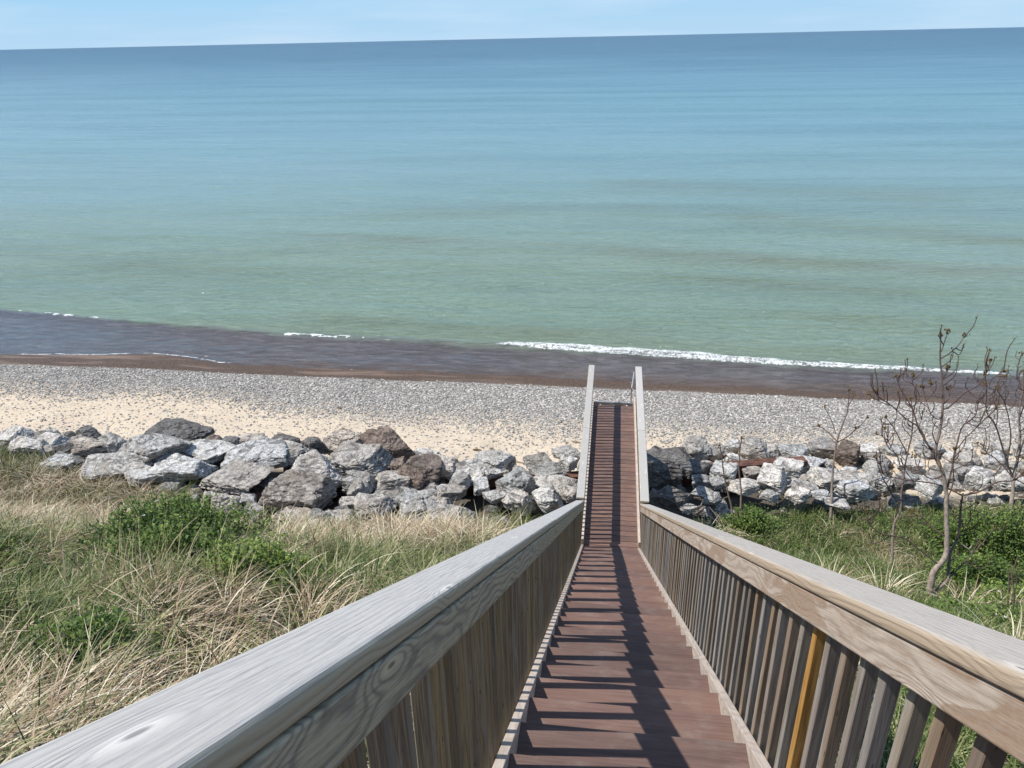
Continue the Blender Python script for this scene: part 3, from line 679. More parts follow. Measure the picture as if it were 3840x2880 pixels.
(7.32, 7.73, -2.26, 0.66, 0.44, 0.29, 'g', ''),
(9.15, 8.08, -2.31, 0.55, 0.37, 0.29, 'p', ''),
(9.93, 8.08, -2.31, 0.66, 0.44, 0.34, 'p', ''),
(10.07, 6.97, -2.17, 0.72, 0.48, 0.37, 'g', ''),
(10.72, 7.97, -2.29, 0.76, 0.51, 0.39, 'p', ''),
(9.31, 5.09, -1.52, 0.7, 0.47, 0.41, 'p', '')
]
def ico(n_):
    bm = bmesh.new(); bmesh.ops.create_icosphere(bm, subdivisions=n_, radius=1)
    V = np.array([v.co[:] for v in bm.verts]); F = np.array([[v.index for v in f.verts] for f in bm.faces]); bm.free(); return V, F
ICO = {k: ico(k) for k in (2, 3, 4, 5)}
def n3(P, s, seed):
    """cheap 3-D value noise, numpy, -1..1"""
    Q = P*s+seed*7.77; i = np.floor(Q).astype(np.int64); f = Q-i; f = f*f*(3-2*f)
    def h(a, b, c):
        k = (a*374761393+b*668265263+c*2147483647+seed*12345) & 0x7fffffff; k = ((k ^ (k >> 13))*1274126177) & 0x7fffffff
        return ((k ^ (k >> 16)) & 0xffff)/32767.5-1
    r = 0
    for dx in (0, 1):
        for dy in (0, 1):
            for dz in (0, 1):
                wgt = (f[:, 0] if dx else 1-f[:, 0])*(f[:, 1] if dy else 1-f[:, 1])*(f[:, 2] if dz else 1-f[:, 2])
                r = r+wgt*h(i[:, 0]+dx, i[:, 1]+dy, i[:, 2]+dz)
    return r
def rock_mesh(seed, dims, lod=4, rough=1.0):
    R = np.random.default_rng(seed); V, F = ICO[lod]
    npl = R.integers(5, 9)
    nrm = R.normal(size=(npl, 3)); nrm[:, 2] *= .8; nrm /= np.linalg.norm(nrm, axis=1)[:, None]
    nrm = np.vstack([nrm, [[1, 0, .1], [-1, .1, 0], [0, 1, 0], [0, -1, .15], [R.uniform(-.25, .25), R.uniform(-.3, .2), 1], [0, 0, -1]]]); nrm /= np.linalg.norm(nrm, axis=1)[:, None]
    dd = R.uniform(.66, .95, len(nrm)); dd[-6:] = R.uniform(.60, .88, 6)
    ty, tx_, tz = R.uniform(-.42, .42), R.uniform(-.10, .48), R.uniform(-.7, .7)
    Rm = np.array(Matrix.Rotation(tz, 3, 'Z') @ Matrix.Rotation(tx_, 3, 'X') @ Matrix.Rotation(ty, 3, 'Y')); nrm[-6:-1] = nrm[-6:-1]@Rm.T
    dots = V@nrm.T; rr = np.where(dots > .05, dd/np.maximum(dots, .05), 9)
    p = 42.; rad = (np.sum(rr**-p, 1))**(-1/p)
    rad = rad*(1+rough*(.05*n3(V, 1.7, seed)+.045*n3(V, 4.2, seed+1)+.034*n3(V, 9, seed+2)+.026*n3(V, 21, seed+3)-.10*np.maximum(0, 1-np.abs(n3(V, 2.6, seed+4))*7)-.05*np.maximum(0, 1-np.abs(n3(V, 6.1, seed+6))*5)))
    Q = V*rad[:, None]; lo, hi = Q.min(0), Q.max(0); Q = (Q-(lo+hi)/2)/(hi-lo)*np.array(dims)
    # stepped ledges
    led = n3(Q, 2.5, seed+9); Q[:, 2] += .025*np.sign(led)*np.minimum(np.abs(led)*6, 1)*dims[2]
    return Q, F
def add_rock(name, x, y, z, w_, d_, h_, tone, seed, lod=4):
    Q, F = rock_mesh(seed, (w_, d_, h_), lod)
    a_ = random.uniform(-.35, .35); ca, sa = math.cos(a_), math.sin(a_)
    o = mesh_np(name, Q@np.array([[ca, sa, 0], [-sa, ca, 0], [0, 0, 1]]), F, M_rock, smooth=False)
    o.location = (x, y, z); c_ = TONE[tone]; v = random.uniform(.78, 1.16); wm = random.uniform(-.03, .05); c_ = (c_[0]*(1+wm), c_[1], c_[2]*(1-wm))
    o.color = (c_[0]*v, c_[1]*v, c_[2]*v, 1); return o
def side(x): return 'left' if x < 0 else 'right'
for i, (x, y, z, w_, d_, h_, tone, lab) in enumerate(ROCKS):
    o = add_rock('boulder' if w_ > .45 else 'rock', x, y, z+h_*.36, w_*1.06, d_*1.15, h_*.88, tone, 100+i, 5 if w_ > .9 else 4)
    cname = {'w': 'white', 'p': 'pale', 'g': 'grey', 'G': 'grey', 'd': 'dark', 'b': 'pinkish', 'B': 'brown'}[tone]
    if lab: tag(o, lab, 'boulder', 'shore boulders of the rock barrier')
    else:
        zone = 'to the left of' if x < 0 else 'to the right of'
        tag(o, 'smaller %s rock wedged among the boulders %s the walkway' % (cname, zone), 'rock', 'smaller %s rocks %s the walkway' % (cname, zone))
# rubble that fills the joints
rb = np.random.default_rng(11); placed = [(r_[0], r_[1], r_[3]) for r_ in ROCKS]
k = 0
for tr_ in range(1600):
    x = rb.uniform(-17.5, 12.5); yl = grass_edge(x)-.2; yh = 6.0 if x < 0 else 6.5; y = rb.uniform(yl, yh)
    if k >= 290: break
    s_ = rb.choice([rb.uniform(.16, .34), rb.uniform(.3, .7)]); base = float(ground(x, y))
    if -2.6 < x < -.9 and y > 5.3: continue
    k += 1
    o = add_rock('rock', x, y, base+.10+s_*.12+(.05 if yl+.8 < y < yh-.9 else -.05), s_*rb.uniform(1, 1.4), s_, s_*rb.uniform(.6, .9), 'wpgpgd'[rb.integers(6)] if x > -3 else 'ppgbgd'[rb.integers(6)], 900+k, 3 if s_ < .5 else 4)
    zn = 'left' if x < -.5 else 'right'
    tag(o, 'small rubble stone in the joints between the boulders %s of the walkway' % zn, 'rock', 'rubble stones %s of the walkway' % zn)

# ------------------------------------------------------------------ pebbles lying on the beach
def scatter_pebbles(n_, name, fn, smin, smax, seed, mat):
    R = np.random.default_rng(seed); V0, F0 = ICO[2] if False else ICO1
    x = R.uniform(-24, 14, n_*4); y = R.uniform(5.0, 12.4, n_*4); keep = R.uniform(size=n_*4) < fn(x, y); x = x[keep][:n_]; y = y[keep][:n_]
    m_ = len(x); s_ = R.uniform(smin, smax, m_)*R.choice([1, 1, 1.4], m_); z = ground(x, y)+s_*.18
    an = R.uniform(0, 6.28, m_); sc_ = np.stack([s_*R.uniform(.8, 1.4, m_), s_, s_*R.uniform(.4, .7, m_)], 1)*.5
    Q = V0[None]*sc_[:, None]*(1+.18*R.normal(size=(m_, len(V0), 1)))
    ca, sa = np.cos(an)[:, None], np.sin(an)[:, None]
    QX = Q[..., 0]*ca-Q[..., 1]*sa; QY = Q[..., 0]*sa+Q[..., 1]*ca
    VV = np.stack([QX+x[:, None], QY+y[:, None], Q[..., 2]+z[:, None]], -1).reshape(-1, 3)
    FF = (F0[None]+np.arange(m_)[:, None, None]*len(V0)).reshape(-1, 3)
    t = np.repeat(R.uniform(size=m_), len(V0))
    return mesh_np(name, VV, FF, mat, attrs={'tint': t})
ICO1 = ico(1)
q = N('beach_pebble', .8, .3)
M_peb = q.done(q.ramp(q.attr('tint'), stone_c+[]))
wobn = lambda x, y: (fbm(x, y, .4, 70)-.5)*2.2
pb = scatter_pebbles(70000, 'pebbles', lambda x, y: np.clip((y+wobn(x, y)-7.4-np.clip((-6-x)/8, 0, 1)*1.1)/2.6, .10, 1)*np.clip((12.1-y)/.5, 0, 1), .018, .058, 5, M_peb)
tag(pb, 'grey and white shingle pebbles strewn over the sand', 'pebbles', kind='stuff')
# driftwood bits and debris
bits = [(-3.55, 6.7, .25, .05), (-3.2, 6.9, .12, .06), (-2.4, 6.2, .4, .05), (-2.1, 6.1, .3, .04), (-1.9, 6.35, .35, .05), (-10.4, 6.6, .3, .05), (-9.8, 6.7, .22, .04), (-12.6, 7.0, .4, .04), (-.95, 7.5, .25, .05), (-8.3, 9.2, .2, .04)]
for i, (x, y, L_, r_) in enumerate(bits):
    a_ = random.uniform(-.5, .5); z = float(ground(x, y)); V_, F_, _ = tube_mesh([(spline([(-L_/2*math.cos(a_), -L_/2*math.sin(a_), 0), (0, random.uniform(-.04, .04), .02), (L_/2*math.cos(a_), L_/2*math.sin(a_), .01)], 3), [r_*.3, r_*.5, r_*.5, r_*.45, r_*.4, r_*.35, r_*.2])], 6)
    o = mesh_np('driftwood', V_, F_, M_drift if i % 3 else M_bud, smooth=True); o.location = (x, y, z+.02)
    tag(o, 'small dry piece of driftwood lying on the pale sand behind the rocks', 'driftwood', 'bits of driftwood on the sand')

# ------------------------------------------------------------------ grass
def blades(name, base, az, lean, length, width, tint, mat, label, cat, seg=5, curl=1.0, parent=None, stuff=True, twist=None):
    """base (n,3); blades bow over towards az with the amount lean"""
    n_ = len(base); R = np.random.default_rng(len(name)+n_)
    d_ = np.stack([np.cos(az), np.sin(az)], 1)
    ts = np.linspace(0, 1, seg+1)
    th0 = lean*.35; th1 = np.minimum(lean*1.0+curl*.9*lean, 2.25)
    P_ = np.zeros((n_, seg+1, 3)); P_[:, 0] = base
    for k_ in range(seg):
        th = th0+(th1-th0)*((k_+.5)/seg)
        st = (length/seg)[:, None]*np.concatenate([d_*np.sin(th)[:, None], np.cos(th)[:, None]], 1)
        P_[:, k_+1] = P_[:, k_]+st
    wa = az+math.pi/2+R.normal(0, .5, n_); wv = np.stack([np.cos(wa), np.sin(wa), np.zeros(n_)], 1)
    wt = width[:, None]*np.array([1 if t < .6 else 1-(t-.6)/.4*.85 for t in ts])[None]*.5
    A_ = P_-wv[:, None]*wt[..., None]; B_ = P_+wv[:, None]*wt[..., None]
    VV = np.stack([A_, B_], 2).reshape(-1, 3)
    i0 = (np.arange(n_)[:, None]*(seg+1)+np.arange(seg)[None])*2
    FF = np.stack([i0, i0+1, i0+3, i0+2], -1).reshape(-1, 4)
    tt = np.repeat(tint, (seg+1)*2)
    o = mesh_np(name, VV, FF, mat, parent, attrs={'tint': tt}, smooth=True)
    if label: tag(o, label, cat, kind='stuff' if stuff else None)
    return o
def in_view(x, y):
    return (y > -10.2) & (x > -1.2+(-(y+11))*1.0-3.0) & (x < .9+(y+11)*.72+1.2)
def tussocks(n_, region, seed, per, spread, R=None):
    R = np.random.default_rng(seed)
    x = R.uniform(-17, 12, n_*6); y = R.uniform(-9.5, 5, n_*6); k_ = in_view(x, y) & (R.uniform(size=n_*6) < region(x, y)) & ((np.abs(x) > .66))
    x = x[k_][:n_]; y = y[k_][:n_]; m_ = len(x)
    cnt = R.integers(per[0], per[1], m_); idx = np.repeat(np.arange(m_), cnt); N_ = len(idx)
    rr = R.normal(0, 1, (N_, 2))*spread[idx % 1 if False else 0]
    bx = x[idx]+rr[:, 0]; by = y[idx]+rr[:, 1]
    ok = (bx > .82) | (bx < -1.0); idx, bx, by, rr = idx[ok], bx[ok], by[ok], rr[ok]
    return R, x, y, idx, bx, by, rr
ge_ = lambda x, y: np.clip((grass_edge(x)-.15-y)/.5, 0, 1)
def blob(x, y, cx, cy, rx, ry=None): ry = ry or rx; return np.exp(-(((x-cx)/rx)**2+((y-cy)/ry)**2))
SHRUBS = [(-5.9, -2.6, 1.05, 1.1, .85, 'bright leafy green shrub with small white flowers amid the left grass'),
          (-5.2, -3.7, .75, .6, .6, 'green leafy shrub in front of the flowering one on the left slope'),
          (-3.9, -4.2, .55, .55, .55, 'yellow green leafy shrub beside the left railing'),
          (-4.0, -6.4, .40, .40, .45, 'small leafy green plant in the grass at the lower left'),
          (-7.0, -4.6, .45, .4, .45, 'light green seedling bush near the left picture edge'),
          (7.4, 2.4, 1.3, 1.0, .95, 'dense green leafy bush under the rightmost bare tree'),
          (5.9, .2, .8, .7, .55, 'green leafy bush right of the main bare trunk'),
          (5.6, -1.5, .6, .6, .35, 'low yellow green leafy plant at the foot of the main bare tree'),
          (2.9, 2.9, .55, .5, .45, 'bright green leafy bush beside the two thin bare stems'),
          (4.3, -2.9, .6, .5, .3, 'low leafy green plant outside the right stair railing')]
def shrubmask(x, y): return np.clip(sum(blob(x, y, c[0], c[1], c[2]*.9, c[3]*.9) for c in SHRUBS), 0, 1)
dryn = lambda x, y: np.clip((fbm(x, y, .42, 81)-.40)*4.0+.35, 0, 1)
dry_f = lambda x, y: np.where(x < 0, np.clip(dryn(x, y)*.5+blob(x, y, -4.4, -.8, 2.2, .9)+.5*blob(x, y, -12, 1.6, 2.2, 1.6)+.5*blob(x, y, -3.4, -7.4, .7)+.5*blob(x, y, -9.5, -.6, 1.8, 1.2)-1.0*blob(x, y, -3.3, -3.9, 1.3, .9)-.8*blob(x, y, -2.0, -2.2, 1.1), 0, 1), np.clip(dryn(x, y)*.05+.35*blob(x, y, 5.2, 1.8, .7)+.15*blob(x, y, 2.6, 3.0, .6), 0, 1))*ge_(x, y)*(1-.9*shrubmask(x, y))
grn_f = lambda x, y: np.where(x < 0, np.clip(1.05-dry_f(x, y), .15, 1), np.clip(1-.6*dry_f(x, y)-.9*blob(x, y, 4.2, -2.0, .6), 0, 1))*ge_(x, y)*(1-.65*shrubmask(x, y))
# dry marram tussocks: fountains of arching blades, combed outward and downhill
def fountain(name, num, region, seed, per, rad, lens, widths, lean, tint, mat, label, comb=.35, mixdir=.6):
    R, tx, ty, idx, bx, by, rr = tussocks(num, region, seed, per, [rad])
    n_ = len(bx); m_ = len(tx); tl = R.uniform(lens[0], lens[1], m_); tn = R.normal(0, .24, m_); cdir = -.5+2.2*(fbm(tx, ty, .5, seed, 2)-.5)*2
    out = np.arctan2(rr[:, 1], rr[:, 0]); u_ = R.uniform(size=n_)
    az = np.where(u_ < mixdir, out+R.normal(0, .35, n_), np.where(u_ < mixdir+comb, cdir[idx]+R.normal(0, .45, n_), R.uniform(0, 6.28, n_)))
    le = R.uniform(lean[0], lean[1], n_)*R.uniform(.75, 1.15, m_)[idx]
    blades(name, np.stack([bx, by, ground(bx, by)-.03], 1), az, le, tl[idx]*R.uniform(.55, 1.1, n_), R.uniform(widths[0], widths[1], n_),
           np.clip(R.normal(tint, .25, n_)+tn[idx], 0, 1), mat, label, 'grass')
fountain('dry_grass', 1150, dry_f, 101, (55, 105), .075, (.42, .85), (.006, .012), (.75, 1.9), .50, M_dry, 'matted tan dry beach grass covering the dune')
fountain('beach_grass', 1250, lambda x, y: grn_f(x, y)*(x < 0), 102, (40, 80), .075, (.42, .8), (.006, .012), (.4, 1.6), .54, M_green, 'olive green beach grass growing left of the stairs')
fountain('lush_grass', 2700, lambda x, y: grn_f(x, y)*(x > 0), 103, (40, 75), .11, (.22, .48), (.006, .012), (.25, 1.1), .46, M_green, 'lush bright green grass growing right of the stairs', .1, .6)
# flat thatch lying every which way
R = np.random.default_rng(104); x = R.uniform(-17, 12, 150000); y = R.uniform(-9.5, 5, 150000); k_ = in_view(x, y) & (np.abs(x) > .6) & (R.uniform(size=len(x)) < ge_(x, y)*np.where(x < 0, .38, .07))
x, y = x[k_], y[k_]; n_ = len(x)
blades('thatch', np.stack([x, y, ground(x, y)+R.uniform(0, .12, n_)], 1), R.uniform(0, 6.28, n_), R.uniform(1.2, 1.6, n_), R.uniform(.15, .42, n_), R.uniform(.005, .011, n_), np.clip(R.normal(.36, .24, n_), 0, 1), M_dry,
       'fallen straw lying between the grass tufts', 'straw', seg=2, curl=.1)
# tall straw seed heads that stand out of the left tuft
R = np.random.default_rng(105)
sx = R.normal(-4.9, .28, 34); sy = R.normal(-4.7, .25, 34)
sx = np.concatenate([sx, R.uniform(-9, -2.8, 170)]); sy = np.concatenate([sy, R.uniform(-8.2, -1.5, 170)]); n_ = len(sx)
blades('seed_stalks', np.stack([sx, sy, ground(sx, sy)], 1), np.concatenate([R.normal(.5, .6, 34), R.uniform(-.9, 1.4, 170)]), np.concatenate([R.uniform(.1, .5, 34), R.uniform(.5, 1.5, 170)]), R.uniform(.65, .95, n_), R.uniform(.010, .015, n_),
       np.clip(R.normal(.7, .15, n_), 0, 1), M_dry, 'tall straw coloured seed stalks rising above the left grass', 'grass', seg=7, curl=.5)

# ------------------------------------------------------------------ leafy shrubs
def shrub(i, cx, cy, rx, ry, hh, label):
    R = np.random.default_rng(300+i); gz_ = float(ground(cx, cy)); root = empty('leafy_shrub', (cx, cy, gz_)); tag(root, label, 'shrub', 'leafy shrubs on the dune')
    ns = int(80+330*rx*ry); paths = []; Lb = []; 
    sxy = R.normal(0, .52, (ns, 2))*np.array([rx, ry]); hgt_ = hh*R.uniform(.25, 1.2, ns)*np.exp(-.6*((sxy[:, 0]/rx)**2+(sxy[:, 1]/ry)**2))+.08
    C_ = []; Dn = []
    for k_ in range(ns):
        bx_, by_ = cx+sxy[k_, 0]*.75, cy+sxy[k_, 1]*.75; g_ = float(ground(bx_, by_)); tp = (cx+sxy[k_, 0]*1.1+R.normal(0, .05), cy+sxy[k_, 1]*1.1+R.normal(0, .05), g_+hgt_[k_])
        pts = spline([(bx_, by_, g_-.03), ((bx_+tp[0])/2, (by_+tp[1])/2, g_+hgt_[k_]*.6), tp], 3); paths.append((pts, [.005]*5+[.003]*2))
        nl = int(26+hgt_[k_]*40)
        tt = R.uniform(.25, 1.02, nl); ii = np.minimum((tt*6).astype(int), 6); pp = np.array([pts[j][:] for j in ii]); C_.append(pp+R.normal(0, .045, (nl, 3)))
    C_ = np.concatenate(C_); m_ = len(C_)
    s_ = R.uniform(.012, .032, m_); nn = R.normal(0, .75, (m_, 3)); nn[:, 2] = 1; nn /= np.linalg.norm(nn, axis=1)[:, None]
    a_ = np.cross(nn, R.normal(size=(m_, 3))); a_ /= np.linalg.norm(a_, axis=1)[:, None]; b_ = np.cross(nn, a_)
    sh = [(-1, 0, 0), (-.35, .55, -.12), (.45, .5, -.1), (1, 0, -.25), (.45, -.5, -.1), (-.35, -.55, -.12)]
    VV = np.stack([C_+(a_*u_+b_*v_+nn*w_)*s_[:, None] for u_, v_, w_ in sh], 1).reshape(-1, 3)
    i0 = np.arange(m_)[:, None]*6; FF = np.concatenate([i0+np.array([[0, 1, 2, 3]]), i0+np.array([[0, 3, 4, 5]])])
    zt = C_[:, 2]; tint = np.clip(R.normal(.58, .22, m_)+(.25 if i in (2, 7, 4) else 0), 0, 1)
    V_, F_, _ = tube_mesh(paths, 4); mesh_np('stems', V_, F_, M_bark, root, attrs={'age': [1]*len(V_)})
    mesh_np('leaves', VV, FF, M_leaf, root, attrs={'tint': np.repeat(tint, 6)})
    if i in (0, 7, 9):
        nf = 16 if i == 0 else 8; sel = R.choice(np.flatnonzero(zt > np.quantile(zt, .6)), nf)
        for c_ in C_[sel]:
            V_ = []; F_ = []
            for p_ in range(5):
                an = p_*1.2566; b0 = len(V_)
                for rr_, da in ((.0, 0), (.016, -.4), (.022, 0), (.016, .4)): V_.append((math.cos(an+da)*rr_, math.sin(an+da)*rr_, rr_*.4))
                F_.append((b0, b0+1, b0+2, b0+3))
            fo = mesh_np('flower', V_, F_, M_flower, attrs={'tint': [.5]*len(V_)}); fo.location = (c_[0], c_[1], c_[2]+.03); put(fo, root)
for i, sv in enumerate(SHRUBS): shrub(i, *sv)
# seedlings filling the green side
R = np.random.default_rng(401); m_ = 110000; x = R.uniform(.7, 12, m_); y = R.uniform(-8, 5.4, m_)
pn = fbm(x, y, .9, 91); k_ = in_view(x, y) & (R.uniform(size=m_) < np.maximum(ge_(x, y), .55*np.clip((5.2-y)/.6, 0, 1)*(fbm(x, y, 1.3, 96) > .55))*np.clip((pn-.38)*6, 0, 1)); x, y = x[k_], y[k_]
xl = R.uniform(-12, -.7, 16000); yl = R.uniform(-9, 2.5, 16000); k_ = in_view(xl, yl) & (R.uniform(size=len(xl)) < ge_(xl, yl)*np.clip((fbm(xl, yl, .7, 92)-.56)*8, 0, 1)); x = np.concatenate([x, xl[k_]]); y = np.concatenate([y, yl[k_]])
m_ = len(x); C_ = np.stack([x, y, ground(x, y)+R.uniform(.03, .30, m_)], 1); s_ = R.uniform(.014, .03, m_); nn = R.normal(0, .6, (m_, 3)); nn[:, 2] = 1; nn /= np.linalg.norm(nn, axis=1)[:, None]
a_ = np.cross(nn, R.normal(size=(m_, 3))); a_ /= np.linalg.norm(a_, axis=1)[:, None]; b_ = np.cross(nn, a_)
VV = np.stack([C_+(a_*u_+b_*v_)*s_[:, None] for u_, v_ in ((-1, 0), (0, .5), (1, 0), (0, -.5))], 1).reshape(-1, 4*3).reshape(-1, 3)
o = mesh_np('weeds', VV, np.arange(m_)[:, None]*4+np.arange(4)[None], M_leaf, attrs={'tint': np.repeat(np.clip(R.normal(.5, .22, m_), 0, 1), 4)})
tag(o, 'small leafy weeds growing through the grass', 'weeds', kind='stuff')

